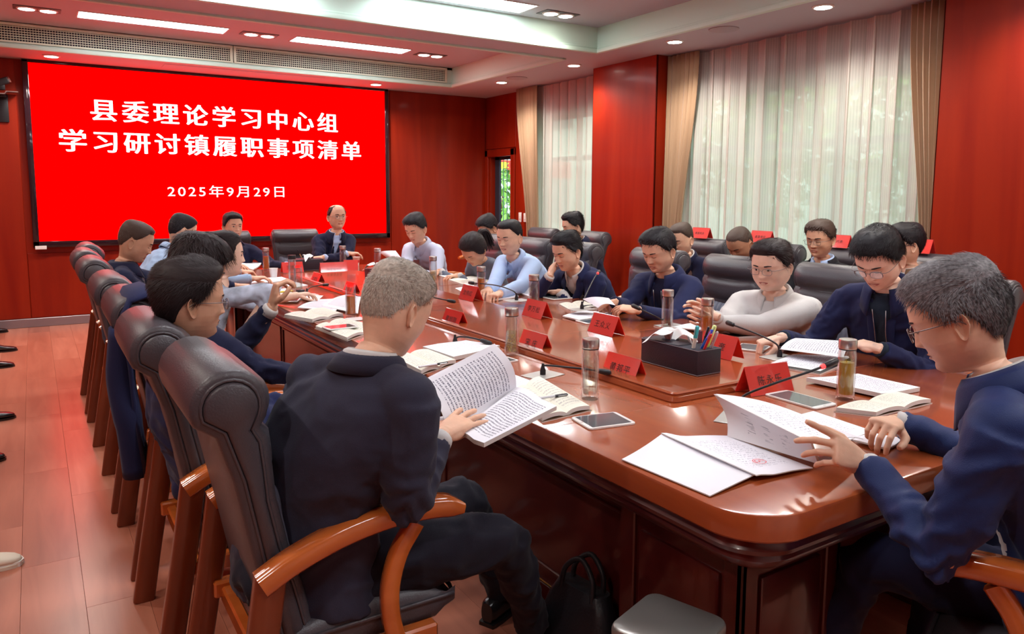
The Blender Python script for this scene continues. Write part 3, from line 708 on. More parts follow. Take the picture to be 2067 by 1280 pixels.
        pole = Vector(poles[i]) if poles[i] is not None else (Vector((0,0,-1))+lat_s*sx*.45-FW*.25)
        vn = v.normalized(); pp = (pole-vn*pole.dot(vn)).normalized(); E_ = Sh+vn*x_+pp*h_
        hd = Vector(hdirs[i]).normalized() if hdirs[i] is not None else (W-E_).normalized()
        arm.append((Sh, E_, W, hd))
        fd = (W-E_).normalized(); 
        body.tube([Sh, Sh.lerp(E_, .5), E_-(E_-Sh)*.03, E_.lerp(W, .3), E_.lerp(W, .8), W+fd*.004, W+hd*.02], [.045, .042, .036, .038, .029, .0255, .024], 14)
        pn = Vector(palms[i]); pn = (pn-hd*pn.dot(hd)).normalized(); zax = -pn; xax = hd.cross(zax)
        kw = dict(curl=.45, thumb=.5); kw.update(hands[i]); V, F = hand(1 if i == 0 else -1, vox=(.0028 if hi else .0038), size=(.95 if female else 1.05), **kw)
        Mh = np.array([list(xax), list(hd), list(zax)]).T
        body.add(V @ Mh.T + np.array(W+hd*.012), F)
    bo = put(body, 'body', SKIN[skin])
    # ---- facial details
    fp = lambda pts, off=.0012: [tuple(q) for q in H(np.array(face_patch(pts, wide, nose, fat, off)))]
    eb = MB(); ew = MB(); ed = MB(); lp = MB()
    for sx in (-1, 1):
        up = [(sx*(.015+.034*k/6), .0215+.0030*math.sin(k/6*2.9)+(.002 if not female else .001)) for k in range(7)]; lo = [(x, z-.0072*(1-.5*abs(k-2)/4)) for k, (x, z) in enumerate(up)]
        q = fp(up+lo, .0016); eb = MB(); ew = MB(); ed = MB(); eb.add(q, [(k, k+1, 8+k, 7+k) for k in range(6)]); put(eb, 'eyebrow', HAIRM['black' if hairm != 'grey' else 'grey'])
        # eyes: almond white + iris, lash line
        if eyes == 'open':
            a = [(sx*(.017+.028*k/8), .0008+.0050*math.sin(math.pi*k/8)) for k in range(9)]; b = [(sx*(.017+.028*k/8), .0008-.0042*math.sin(math.pi*k/8)) for k in range(9)]
            q = fp(a+b, .0010); ew.add(q, [(k, k+1, 10+k, 9+k) for k in range(8)])
            cx, cz = sx*.0315, .0010; q = fp([(cx, cz)]+[(cx+.0056*math.cos(2*math.pi*k/12), cz+.0048*math.sin(2*math.pi*k/12)) for k in range(12)], .0017); ed.add(q, [(0, 1+k, 1+(k+1) % 12) for k in range(12)])
            ll = [(x, z+.0012) for x, z in a]; q = fp(a+ll, .0019); ed.add(q, [(k, k+1, 10+k, 9+k) for k in range(8)])
        else:
            a = [(sx*(.016+.030*k/8), -.0022-.0030*math.sin(math.pi*k/8)) for k in range(9)]; ll = [(x, z+.0020) for x, z in a]
            q = fp(a+ll, .0014); ed.add(q, [(k, k+1, 10+k, 9+k) for k in range(8)])
        if ew.v: put(ew, 'eye_white', EYE_W)
        put(ed, 'eye_iris' if eyes == 'open' else 'eyelash', EYE_D)
    nL = 9; xs = [(-.024+.048*k/(nL-1)) for k in range(nL)]; u = [math.sqrt(max(0, 1-(x/.0245)**2)) for x in xs]
    A = [(x, -.0655+.0062*k_) for x, k_ in zip(xs, u)]; B = [(x, -.0655) for x in xs]; C_ = [(x, -.0655-.0075*k_) for x, k_ in zip(xs, u)]
    q = fp(A+B+C_, .0018); lp.add(q, [(k, k+1, nL+k+1, nL+k) for k in range(nL-1)]+[(nL+k, nL+k+1, 2*nL+k+1, 2*nL+k) for k in range(nL-1)])
    put(lp, 'lips', LIPW if female else LIP)
    # ---- hair
    hair_part(put, H, hair, hairm, wide, fat, seed, hi, rng_=np.random.default_rng(seed))
    # ---- glasses
    if glasses:
        g = MB(); yl = .098
        for sx in (-1, 1):
            cx, cz = sx*.033, -.004; pts = [Vector((cx+.0245*math.copysign(abs(math.cos(a))**.7, math.cos(a)), yl-.12*abs(cx+.0245*math.cos(a)-0)*.9+.004, cz+.0165*math.copysign(abs(math.sin(a))**.75, math.sin(a)))) for a in [2*math.pi*k/20 for k in range(20)]]
            pw = [Vector(q) for q in H(np.array([tuple(p) for p in pts+[pts[0], pts[1]]]))]
            rad = .0013 if glasses == 'thin' else .0021
            if glasses != 'half': g.tube(pw, rad, 6)
            else: g.tube(pw[:12], .002, 6); g.tube(pw[10:22], .0008, 6)
            ln_ = MB(); ln_.add(H(np.array([tuple(p) for p in pts])), [tuple(range(20))]); put(ln_, 'glasses_lens', LENS)
            tp = H(np.array([(sx*.056, yl-.004, .004), (sx*.072*wide, yl-.018, .004), (sx*(.081*wide), .03, .002), (sx*(.0815*wide), -.012, -.001), (sx*(.079*wide), -.030, -.018)]))
            g.tube(bez([Vector(p) for p in tp], 4), .0013 if glasses != 'dark' else .002, 6)
        g.tube([Vector(p) for p in H(np.array([(-.010, yl+.001, .000), (0, yl+.004, .003), (.010, yl+.001, .000)]))], .0012, 6)
        put(g, 'glasses', GLASSD if glasses == 'dark' else GLASSF)
    # ---- upper garment
    gm = MB(); add = .016 if top_style in ('suit', 'jacket') else .013
    rg = []
    for t, p, la, f in fr:
        if t < hem-.46: continue
        a, b = sect(t); a = a+add+(.030*(1-t)**3 if top_style in ('suit','jacket') else .012*(1-t)**2); b = b+add+.012*(1-t)**2
        if t > .93: a -= add*.6; b -= add*.6
        rg.append([tuple(np.array(p)+np.array(la)*a*math.copysign(abs(math.sin(q))**.85, math.sin(q))+np.array(f)*b*math.copysign(abs(math.cos(q))**.9, math.cos(q))) for q in [2*math.pi*k/28 for k in range(28)]])
    lowp, lowl, lowf = fr[0][1], fr[0][2], fr[0][3]
    if skirt > 0:
        rg.insert(0, [tuple(Vector(p)+Vector((0,0,-skirt))+(Vector(p)-lowp)*.04) for p in rg[0]])
    gm.loft(rg)
    k = build
    for i, (Sh, E_, W, hd) in enumerate(arm):
        gm.ell(tuple(Sh+(N-Sh)*.12-Vector((0,0,.004))), (.058*k+add*.5, .058*k+add*.5, .050*k+add*.5))
        gm.tube([N.lerp(Sh, .12)-Vector((0,0,.022)), N.lerp(Sh, .6)-Vector((0,0,.010)), Sh], [.050*k, .050*k+add*.4, .050*k+add*.5], 12)
        fd = (W-E_).normalized(); ex = .012 if top_style in ('suit', 'jacket') else .002
        cuff = .0 if not rolled else .45; Wc = W.lerp(E_, cuff)-fd*.016
        gm.tube([Sh, Sh.lerp(E_, .35), Sh.lerp(E_, .8), E_, E_.lerp(W, .25) if not rolled else E_.lerp(Wc, .5), Wc.lerp(E_, .25) if not rolled else Wc.lerp(E_, .2), Wc], [(.056)*k+add*.5, .054*k+add*.5, .048*k+add*.5, .046*k+add*.4, .044*k+add*.45, .036+add*.5, .0335+add*.45], 14)
    vox = .0085 if hi else .012
    sd = seed*3+1
    ax_ = (N-pelvis).normalized()
    def disp(P):
        d = cloth_noise(P, sd)*dict(suit=.60, jacket=.90, shirt=.62, knit=.6)[top_style]*(1.1 if hi else 1)
        # elbow bands
        for (Sh, E_, W, hd) in arm:
            E3 = np.array(E_); r_ = np.linalg.norm(P-E3, axis=1); band = np.exp(-(r_/.11)**2); a = (P-E3) @ np.array((E_-Sh).normalized()); bb = (P-E3) @ np.array((W-E_).normalized())
            d = d+band*(.0080 if top_style != 'suit' else .0060)*np.sin((a-bb)*75+2.5*cloth_noise(P, sd+5)/.010)
        hh = (P-np.array(N)) @ np.array(-ax_); return d*ss(.0, .09, hh)+0
    V, F = remesh(gm, vox, 4, displ=disp)
    # split into jacket / shirt (V opening on the chest)
    Nn = np.array(N); la = np.array(lat_s); axd = np.array(ax_); fwd = np.array(ax_.cross(lat_s)); fwd = fwd if fwd @ np.array(FW) > 0 else -fwd
    L_ = (N-pelvis).length
    if top_style in ('suit', 'jacket'):
        u_ = (V-Nn) @ la; v_ = -((V-Nn) @ axd); f_ = (V-Nn) @ fwd
        Vd = .31 if top_style == 'suit' else .20
        wv_ = np.interp(v_, [-.05, .0, .07, .17, .31], [.080, .078, .076, .048, .008]); m_ = (np.abs(u_) < wv_) & (v_ < Vd) & (f_ > .01) & (f_ < .175*build) & (v_ > -.08)
        if top_style == 'jacket': m_ = (np.abs(u_) < np.interp(v_, [-.05, 0, .16, L_], [.058, .056, .042, .036])) & (f_ > .01) & (f_ < .175*build) & (v_ < L_*.9)
        Ff = [m_[list(q)].all() for q in F]
        FA = [q for q, b_ in zip(F, Ff) if not b_]; FB = [q for q, b_ in zip(F, Ff) if b_]
        def sub(FF, name, mt):
            idx = sorted({i for q in FF for i in q}); mp_ = {a: b for b, a in enumerate(idx)}
            return put((V[idx], [tuple(mp_[i] for i in q) for q in FF]), name, mt)
        sub(FA, 'jacket' , CL[top])
        if FB: sub(FB, 'shirt', CL[shirt])
    else: put((V, F), 'shirt' if not female else 'blouse', CL[top])
    bvh = BVHTree.FromPolygons([Vector(p) for p in V], F)
    def front(u, v, off=.006):
        o_ = Vector(Nn+la*u-axd*v+fwd*.185*build); hit = bvh.ray_cast(o_, Vector(-fwd), .3)
        if hit[0] is None: return None
        return hit[0]+Vector(fwd)*off
    def strip(cols, name, mt, off=.007, th=.004):
        """cols: list of (u_inner, u_outer, v_inner, v_outer)"""
        mb = MB(); n = 6; g = []
        for (ua, ub, va, vb) in cols:
            row = [front(ua+(ub-ua)*j/(n-1), va+(vb-va)*j/(n-1), off+.002*math.sin(math.pi*j/(n-1))) for j in range(n)]
            if any(p is None for p in row): break
            g.append(row)
        if len(g) < 2: return
        for r1, r2 in zip(g[:-1], g[1:]):
            pass
        vs = [p for r in g for p in r]; fs = [(i*n+j, i*n+j+1, (i+1)*n+j+1, (i+1)*n+j) for i in range(len(g)-1) for j in range(n-1)]
        mb.add(vs, fs); o = put(mb, name, mt); md = o.modifiers.new('s', 'SOLIDIFY'); md.thickness = th; md.offset = 0; return o
    # collars : ring around the neck
    def collar(mt, name, r_in, r_out, h_up, drop_b, drop_f, tip, spread_=.34, th=.003):
        mb = MB(); n = 34; g = []
        for k in range(n+1):
            a = spread_+(2*math.pi-2*spread_)*k/n; c, s = math.cos(a), math.sin(a); fr_ = max(0, c)
            back_ = (1-c)/2; lx, ly = la*s, fwd*c
            base = Nn+axd*(h_up*(.55+.45*back_))
            edge = min(k, n-k)/n; tp_ = max(0, 1-edge/.16)
            p_in = Nn+(lx*1.0+ly*.92)*r_in+axd*(-.012); p_top = base+(lx+ly*.94)*(r_in+.004)
            dr = drop_b*back_+drop_f*(1-back_)+tip*tp_
            p_out = Nn+(lx*(1+.10*tp_)+ly*(.97+.15*tp_))*(r_out)+axd*(h_up*(.5+.5*back_)-dr)
            mid = (p_top+p_out)/2+(lx+ly)*.004
            g.append([p_in, p_in*.4+p_top*.6, p_top, p_top*.6+mid*.4+(lx+ly)*.002+axd*.0015, mid, p_out])
        vs = [tuple(p) for r in g for p in r]; fs = [(i*6+j, i*6+j+1, i*6+6+j+1, i*6+6+j) for i in range(n) for j in range(5)]
        mb.add(vs, fs); o = put(mb, name, mt); md = o.modifiers.new('s', 'SOLIDIFY'); md.thickness = th; return o
    q_ = hs*(.9 if female else 1)*(1+fat*3)
    if top_style == 'suit':
        collar(CL[shirt], 'shirt_collar', .064*q_, .080*q_, .046, .030, .046, .034)
        collar(CL[top], 'jacket_collar', .074*q_, .102*q_, .034, .050, .040, .0, .95, .005)
        for sx in (-1, 1):
            strip([(sx*.062, sx*.100, -.01, .01), (sx*.054, sx*.108, .03, .045), (sx*.046, sx*.114, .07, .075), (sx*.038, sx*.100, .105, .100), (sx*.026, sx*.072, .17, .155), (sx*.012, sx*.040, .24, .225), (sx*.002, sx*.010, .31, .30)], 'lapel', CL[top], .009)
        for v in (.33, .43):
            p = front(.0, v, .004)
            if p is None: continue
            mb = MB(); mb.ell(tuple(p), (.009, .009, .009), 12, 6); put(mb, 'button', M['black_plastic'])
    elif top_style == 'jacket':
        if tieshirt: collar(CL[shirt], 'shirt_collar', .063*q_, .076*q_, .044, .030, .042, .030)
        collar(CL[top], 'jacket_collar', .073*q_, .110*q_, .038, .062, .070, .040, .42, .006)
        for sx in (-1, 1): strip([(sx*.036, sx*.074, .02, .02), (sx*.026, sx*.062, .14, .14), (sx*.022, sx*.056, .25, .25), (sx*.020, sx*.054, .42, .42)], 'placket', CL[top], .005)
        for sx in (-1, 1):
            zp = [q for q in (front(sx*.030, .06, .010), front(sx*.028, .16, .010), front(sx*.024, .28, .010)) if q is not None]
            if len(zp) > 1: mb = MB(); mb.tube(zp, .0016, 5); put(mb, 'zip', M['metal'])
    elif top_style == 'shirt':
        collar(CL[top], 'shirt_collar', .064*q_, .092*q_, .044, .052, .060, .038)
        strip([(-.015, .015, v, v) for v in (.05, .12, .2, .28, .36)], 'placket', CL[top], .003, .002)
        for v in (.10, .19, .28, .36):
            p = front(0, v, .005)
            if p is None: continue
            mb = MB(); mb.ell(tuple(p), (.0055, .0055, .0055), 10, 5); put(mb, 'button', M['white_plastic'])
    # shirt cuffs showing past the sleeve
    if top_style in ('suit', 'jacket') or not rolled:
        for (Sh, E_, W, hd) in arm:
            mb = MB(); fd = (W-E_).normalized(); c0 = W-fd*.035; mb.tube([c0, W-fd*.002, W+fd*.004], [.0375, .0360, .031], 18)
            if not rolled: put(mb, 'shirt_cuff', CL[shirt if top_style != 'shirt' else top])
    # ---- trousers, shoes
    if legs:
        tm = MB(); tm.ell(tuple(pelvis+Vector((0,0,-.03))), (.165*build, .165*build, .10))
        for (K, A_) in legs:
            K, A_ = Vector(K), Vector(A_); sx = 1 if (K-pelvis).dot(lat_h) > 0 else -1; Hp = pelvis+lat_h*sx*.088+Vector((0,0,-.02))
            tm.tube([Hp, Hp.lerp(K, .5), K-(K-Hp).normalized()*.02, K+(A_-K)*.06, K.lerp(A_, .4), K.lerp(A_, .8), A_], [.095*build, .088*build, .070, .068, .062, .052, .054], 14)
            fd = yawv(w_yaw if (A_-K).length > 0 else 0); mt_ = Matrix(((fd.y, fd.x, 0), (-fd.x, fd.y, 0), (0, 0, 1)))
            sh = shoe_mesh(); sb = MB(); sb.add([Vector((A_.x, A_.y, 0))+mt_ @ Vector(p) for p in sh.v], sh.f)
            if shoe: put(sb, 'shoe', M['shoe'], 50)
        V, F = remesh(tm, .012, 4, displ=lambda P: cloth_noise(P, sd+9)*1.1)
        put((V, F), 'trousers', CL[trouser])
    return root

def shoe_mesh():
    """heel at y=-.09, toe at y=.19"""
    mb = MB(); st = [(-.085,.018,.030,.085),(-.07,.034,.032,.095),(-.03,.036,.034,.10),(.02,.036,.034,.095),(.06,.040,.040,.072),(.10,.046,.046,.056),(.14,.047,.047,.048),(.17,.040,.040,.042),(.19,.026,.026,.034),(.198,.008,.008,.026)]
    rings = []
    for y, a, b, h in st:
        rings.append([Vector(((a+(b-a)*.5)*math.copysign(abs(math.cos(q))**.8, math.cos(q)), y, .012+(h-.012)*(.5+.5*math.copysign(abs(math.sin(q))**.8, math.sin(q))))) for q in [2*math.pi*k/16 for k in range(16)]])
    mb.loft(rings)
    sole = [(x, y) for x, y in [(-.03,-.09),(-.038,-.04),(-.038,.03),(-.046,.09),(-.049,.14),(-.040,.18),(-.015,.203),(.015,.203),(.040,.18),(.049,.14),(.046,.09),(.038,.03),(.038,-.04),(.03,-.09)]]
    mb.prism(sole, 0, .014); return mb
M['shoe'] = mat('black_shoe_leather', (.012,.011,.012), .22, spec=.6)

def hair_part(put, H, style, hm, wide, fat, seed, hi, rng_):
    ns, nz = (96, 44) if hi else (72, 34)
    th = np.linspace(-math.pi, math.pi, ns, endpoint=False); zs = np.linspace(.1183, -.10, nz)
    deg = np.abs(np.degrees(th))
    P_ = dict(short=dict(front=.074, temple=.052, side=-.002, nape=-.072, t=.014, top=.020),
              crew=dict(front=.078, temple=.060, side=.010, nape=-.060, t=.005, top=.014),
              long=dict(front=.060, temple=.030, side=-.020, nape=-.088, t=.024, top=.026),
              comb=dict(front=.074, temple=.052, side=-.004, nape=-.076, t=.011, top=.019),
              balding=dict(front=.108, temple=.070, side=.002, nape=-.070, t=.010, top=.004),
              buzz=dict(front=.080, temple=.062, side=.016, nape=-.055, t=.003, top=.005),
              woman=dict(front=.074, temple=.048, side=-.030, nape=-.085, t=.018, top=.018),
              pony=dict(front=.070, temple=.046, side=-.030, nape=-.085, t=.016, top=.018))[style]
    hl = np.interp(deg, [0, 28, 46, 58, 72, 88, 100, 112, 135, 180], [P_['front'], P_['front']-.002, P_['temple']+.016, P_['temple'], P_['side']+.028, P_['side'], P_['side']+.012, min(P_['side'], .0)-.012, P_['nape']+.012, P_['nape']])
    n1, n2 = WN(seed+7), WN(seed+8)
    V = []; idx = -np.ones((nz, ns), int); rings = []
    for j, z in enumerate(zs):
        p = head_point(th, np.full(ns, z), wide, 0.0, fat); c = np.array([0, -.01, .01]); nrm = p-c; nrm /= np.linalg.norm(nrm, axis=1)[:, None]
        top = ss(.02, .10, z); t = P_['t']*(1-top)+P_['top']*top
        t = t*(.30+.70*ss(-.09, .03, np.full(ns, z))) if style in ('crew', 'buzz', 'short', 'balding') else t
        if style == 'comb' or style == 'short': t = t+.007*top*np.exp(-((th-.6)/.8)**2)
        if style == 'long': t = t+.008*top
        e = ss(-.002, .016, z-hl); wob = .0022*n1(p*1.0, 9)*(P_['t'] > .006)+.0016*n2(p*np.array([1, .4, .4]), 26)*(P_['t'] > .006)
        if style == 'balding': t = t*np.where((z > .082), ss(.118, .080, z)*np.clip(np.abs(th)/1.6, .0, 1), 1)
        dd = (t+wob)*e-.003*(1-e)
        rings.append(p+nrm*dd[:, None])
    G = np.array(rings); mb = MB(); mask = zs[:, None] > (hl[None, :]-.006)
    vid = {}
    W_ = [tuple(q) for q in H(G.reshape(-1, 3))]
    fs = []
    for j in range(nz-1):
        for i in range(ns):
            k = (i+1) % ns
            if mask[j+1, i] or mask[j+1, k] : fs.append((j*ns+i, (j+1)*ns+i, (j+1)*ns+k, j*ns+k))
    fs.append(tuple(range(ns)))
    mb.v = W_; mb.f = fs
    # strand tufts
    n = (14000 if hi else 3200); n = int(n*(.6 if style in ('balding',) else 1))
    jj = rng_.integers(0, nz-1, n); ii = rng_.integers(0, ns, n); ok = mask[np.minimum(jj+1, nz-1), ii]; jj, ii = jj[ok], ii[ok]; n = len(jj)
    a = rng_.random(n)[:, None]; i2 = (ii+1) % ns; base = G[jj, ii]*(1-a)+G[np.minimum(jj+1, nz-1), i2]*a
    nrm = base-np.array([0, -.01, .01]); nrm /= np.linalg.norm(nrm, axis=1)[:, None]
    if style in ('crew', 'buzz'): flow = np.stack([np.zeros(n), np.where(base[:, 2] > .06, .8, .25), np.where(base[:, 2] > .06, .0, -.5)], 1); ln, lift = .008, .30
    elif style == 'long': flow = np.array([[0, .35, -.8]]); ln, lift = .034, .10
    elif style == 'comb': flow = np.stack([np.full(n, -.6), np.full(n, -.55), np.where(base[:, 2] > .07, .1, -.8)], 1); ln, lift = .026, .14
    elif style in ('woman', 'pony'): flow = np.array([[0, -1, -.35]]); ln, lift = .034, .03
    else: flow = np.stack([np.full(n, .15), np.where(base[:, 2] > .05, .7, .1), np.where(base[:, 2] > .07, .0, -.7)], 1); ln, lift = .018, .14
    if hm == 'grey': ln, lift = .011, .20
    flow = flow+.22*rng_.normal(size=(n, 3)); flow = flow-nrm*(flow*nrm).sum(1)[:, None]; flow /= np.linalg.norm(flow, axis=1)[:, None]+1e-6
    d = flow+nrm*lift; d /= np.linalg.norm(d, axis=1)[:, None]; sd_ = np.cross(d, nrm); sd_ /= np.linalg.norm(sd_, axis=1)[:, None]+1e-6
    wv_ = .0009 if hi else .0015
    L_ = ln*(.6+.8*rng_.random(n))[:, None]; r0 = base-nrm*.001
    T = np.stack([r0-sd_*wv_, r0+sd_*wv_, r0+d*L_*.6+nrm*.0006+sd_*wv_*.6, r0+d*L_], 1).reshape(-1, 3)
    o = len(mb.v); mb.v = mb.v+[tuple(q) for q in H(T)]; mb.f = mb.f+[(o+4*k, o+4*k+1, o+4*k+2, o+4*k+3) for k in range(n)]
    if style == 'pony':
        for k in range(26):
            u = rng_.normal(size=3)*.010
            pa = [Vector((u[0], -.105+u[1]*.3, .050+u[2])), Vector((u[0]*1.5, -.150, .060+u[2])), Vector((u[0]*2.2, -.185+u[1], .02+u[2])), Vector((u[0]*2.6+.01, -.185+u[1]*1.5, -.06+u[2])), Vector((u[0]*2, -.165+u[1]*2, -.12-.03*rng_.random()))]
            pw = [Vector(q) for q in H(np.array([tuple(p) for p in bez(pa, 4)]))]; mb.tube(pw, list(np.linspace(.009, .003, len(pw))), 6)
    if style == 'woman':
        for k in range(18):
            u = rng_.normal(size=3)*.012
            pa = [Vector((u[0], -.09, .0+u[2])), Vector((u[0]*1.4, -.135+u[1]*.4, -.03+u[2])), Vector((u[0]*1.6, -.12+u[1], -.085+u[2])), Vector((u[0], -.085, -.10))]
            pw = [Vector(q) for q in H(np.array([tuple(p) for p in bez(pa, 4)]))]; mb.tube(pw, list(np.linspace(.012, .006, len(pw))), 6)
    put(mb, 'hair', HAIRM[hm])

# ================================================================== FURNITURE
TX0, TX1, TY0, TY1 = 1.32, 3.25, 1.05, 7.45
PX0, PX1, PY0, PY1 = 1.88, 2.475, 1.89, 6.6
def rr_outline(x0, x1, y0, y1, r, n=8):
    o = []
    for cx, cy, a0 in ((x1-r, y1-r, 0), (x0+r, y1-r, 90), (x0+r, y0+r, 180), (x1-r, y0+r, 270)):
        for k in range(n+1): a = R(a0+90*k/n); o.append((cx+r*math.cos(a), cy+r*math.sin(a)))
    return o
def stack_profile(prof, box, r):
    """prof: list of (inset, z)"""
    rings = []
    for ins, z in prof: rings.append([(x, y, z) for x, y in rr_outline(box[0]+ins, box[1]-ins, box[2]+ins, box[3]-ins, max(r-ins, .01), 10)])
    return rings
tb = empty('conference_table', (2.265, 4.42, 0), label='long glossy red-brown conference table with a raised centre deck', cat='table')
def tpart(mb, name, mt, smooth=30, label=None):
    mb.v = [(x-2.265, y-4.42, z+(.03 if z > .56 else 0)) for x, y, z in mb.v]; return mb.build(name, mt, tb, smooth, label=label)
tpart(MB().loft(stack_profile([(.02,.690),(.004,.692),(.0,.697),(.0,.752),(.003,.758),(.010,.760)], (TX0, TX1, TY0, TY1), .16)), 'tabletop', M['table'])
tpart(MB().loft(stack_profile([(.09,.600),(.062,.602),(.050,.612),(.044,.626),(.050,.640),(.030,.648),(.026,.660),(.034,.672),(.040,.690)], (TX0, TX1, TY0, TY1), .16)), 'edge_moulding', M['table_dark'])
tpart(MB().loft(stack_profile([(.0,.760),(.0,.7605),(-.012,.7605),(-.014,.765),(-.008,.780),(-.0,.784),(-.004,.790),(.004,.795),(.02,.7955)][2:], (PX0, PX1, PY0, PY1), .02)), 'centre_deck', M['table'])
inl = MB()
for y in (1.885, 3.03, 4.22, 5.4): inl.box(TX0+.005, PX0-.02, y-.0012, y+.0012, .760, .7604); inl.box(PX1+.02, TX1-.005, y-.0012, y+.0012, .760, .7604)
for y in (3.03, 4.22, 5.4): inl.box(PX0+.02, PX1-.02, y-.0012, y+.0012, .7953, .7958)
o = tpart(inl, 'joint_lines', mat('joint_line', (.45,.13,.07), .3), 0); o['kind'] = 'stuff'
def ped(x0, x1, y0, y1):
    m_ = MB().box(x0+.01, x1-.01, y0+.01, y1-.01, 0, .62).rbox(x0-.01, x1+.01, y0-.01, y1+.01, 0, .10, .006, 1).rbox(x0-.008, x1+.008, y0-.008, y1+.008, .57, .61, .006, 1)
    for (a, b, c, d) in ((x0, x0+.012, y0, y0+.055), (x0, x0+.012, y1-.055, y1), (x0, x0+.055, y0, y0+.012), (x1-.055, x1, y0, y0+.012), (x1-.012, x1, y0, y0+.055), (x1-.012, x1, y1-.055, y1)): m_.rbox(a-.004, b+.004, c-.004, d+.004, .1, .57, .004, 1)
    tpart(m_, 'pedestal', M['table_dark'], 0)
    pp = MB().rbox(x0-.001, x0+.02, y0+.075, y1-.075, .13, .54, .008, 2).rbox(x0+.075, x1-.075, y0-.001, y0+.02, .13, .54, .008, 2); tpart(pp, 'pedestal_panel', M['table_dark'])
ped(1.46, 1.86, 1.21, 1.67); ped(2.70, 3.10, 1.21, 1.67); ped(1.46, 1.86, 6.85, 7.3); ped(2.70, 3.10, 6.85, 7.3)
# long side modesty panels with raised fields
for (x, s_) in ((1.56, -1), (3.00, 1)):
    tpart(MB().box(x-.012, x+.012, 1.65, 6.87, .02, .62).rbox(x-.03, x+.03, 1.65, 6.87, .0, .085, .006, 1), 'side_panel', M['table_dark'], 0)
    yy = 1.73
    while yy < 6.75:
        y2 = min(yy+1.28, 6.80)
        q = MB()
        for (a, b, c, d) in ((yy, y2, .13, .145), (yy, y2, .50, .515), (yy, yy+.015, .13, .515), (y2-.015, y2, .13, .515)): q.rbox(x+s_*.012-.008, x+s_*.012+.008, a, b, c, d, .004, 1)
        tpart(q, 'panel_moulding', M['table_dark'], 0); yy += 1.33
tpart(MB().tube([(1.527, 1.67, .092), (1.527, 6.85, .092)], .004, 6), 'brass_line', mat('brass', (.55,.33,.10), .3, 1))
tpart(MB().box(1.84, 2.72, 1.56, 1.59, .02, .62), 'end_panel', M['table_dark'], 0)
vp = MB().rbox(2.45, 2.70, 1.215, 1.24, .26, .57, .004, 1); tpart(vp, 'vent_panel', M['table_dark'], 0)
for k in range(3): tpart(MB().tube([(2.48, 1.212, .520-.05*k), (2.67, 1.212, .535-.05*k)], .007, 8), 'vent_slot', M['dark'])

# ------------------------------------------------------------------ chairs
REAR = [(-.19,.30),(-.225,.45),(-.262,.65),(-.302,.85),(-.338,.965)]
ROLLC, ROLLR = (-.305, 1.035), .088
roll = [(ROLLC[0]+ROLLR*math.cos(a), ROLLC[1]+ROLLR*math.sin(a)) for a in [R(205-245*k/14) for k in range(15)]]
FRONT = [(-.222,.955),(-.212,.88),(-.205,.80),(-.180,.68),(-.145,.56),(-.120,.45),(-.115,.34),(-.13,.30)]
OUT = REAR+roll+FRONT
def inset(poly, d):
    out = []; n = len(poly)
    for i in range(n):
        a, b, c = Vector(poly[i-1]), Vector(poly[i]), Vector(poly[(i+1) % n]); t = ((b-a).normalized()+(c-b).normalized()); t = t.normalized() if t.length > 1e-6 else (c-b).normalized()
        nn = Vector((t.y, -t.x)); out.append(tuple(b+nn*d))
    return out
def widen(z, w): return w*(1 if z > .95 else 1-.10*min(1, (.95-z)/.5))
def side_shape(poly, x0, x1):
    """prism along x, narrower low down"""
    n = len(poly); return [(widen(z, x0), y, z) for y, z in poly], [(widen(z, x1), y, z) for y, z in poly]
def back_mesh():
    mb = MB(); rings = []
    for x, d in ((-.250,.018),(-.246,.006),(-.236,.0),(.236,.0),(.246,.006),(.250,.018)):
        P = inset(OUT, d); rings.append([(widen(z, x), y, z) for y, z in P])
    return mb.loft(rings)
def fy(z):
    
    if z > .955: return ROLLC[0]+math.sqrt(max(.0004, ROLLR**2-min(abs(z-ROLLC[1]), .0875)**2))
    zs_ = [p[1] for p in FRONT][::-1]; ys_ = [p[0] for p in FRONT][::-1]; return float(np.interp(z, zs_, ys_))
def ribbon(path, w, d, x, n=6, rnd=True):
    """rectangular section swept along a (y,z) path at side x; w across x, d in plane"""
    P = bez([(0, a, b) for a, b in path], n); rings = []
    for i, p in enumerate(P):
        t = (P[min(i+1, len(P)-1)]-P[max(i-1, 0)]).normalized(); nn = Vector((0, -t.z, t.y)); ww, dd = w/2, (d(i/(len(P)-1)) if callable(d) else d)/2; r_ = min(ww, dd)*.35
        sec = [(-ww+r_, -dd), (ww-r_, -dd), (ww, -dd+r_), (ww, dd-r_), (ww-r_, dd), (-ww+r_, dd), (-ww, dd-r_), (-ww, -dd+r_)]
        rings.append([p+Vector((x+a, 0, 0))+nn*b for a, b in sec])
    return MB().loft(rings)
CM = {}
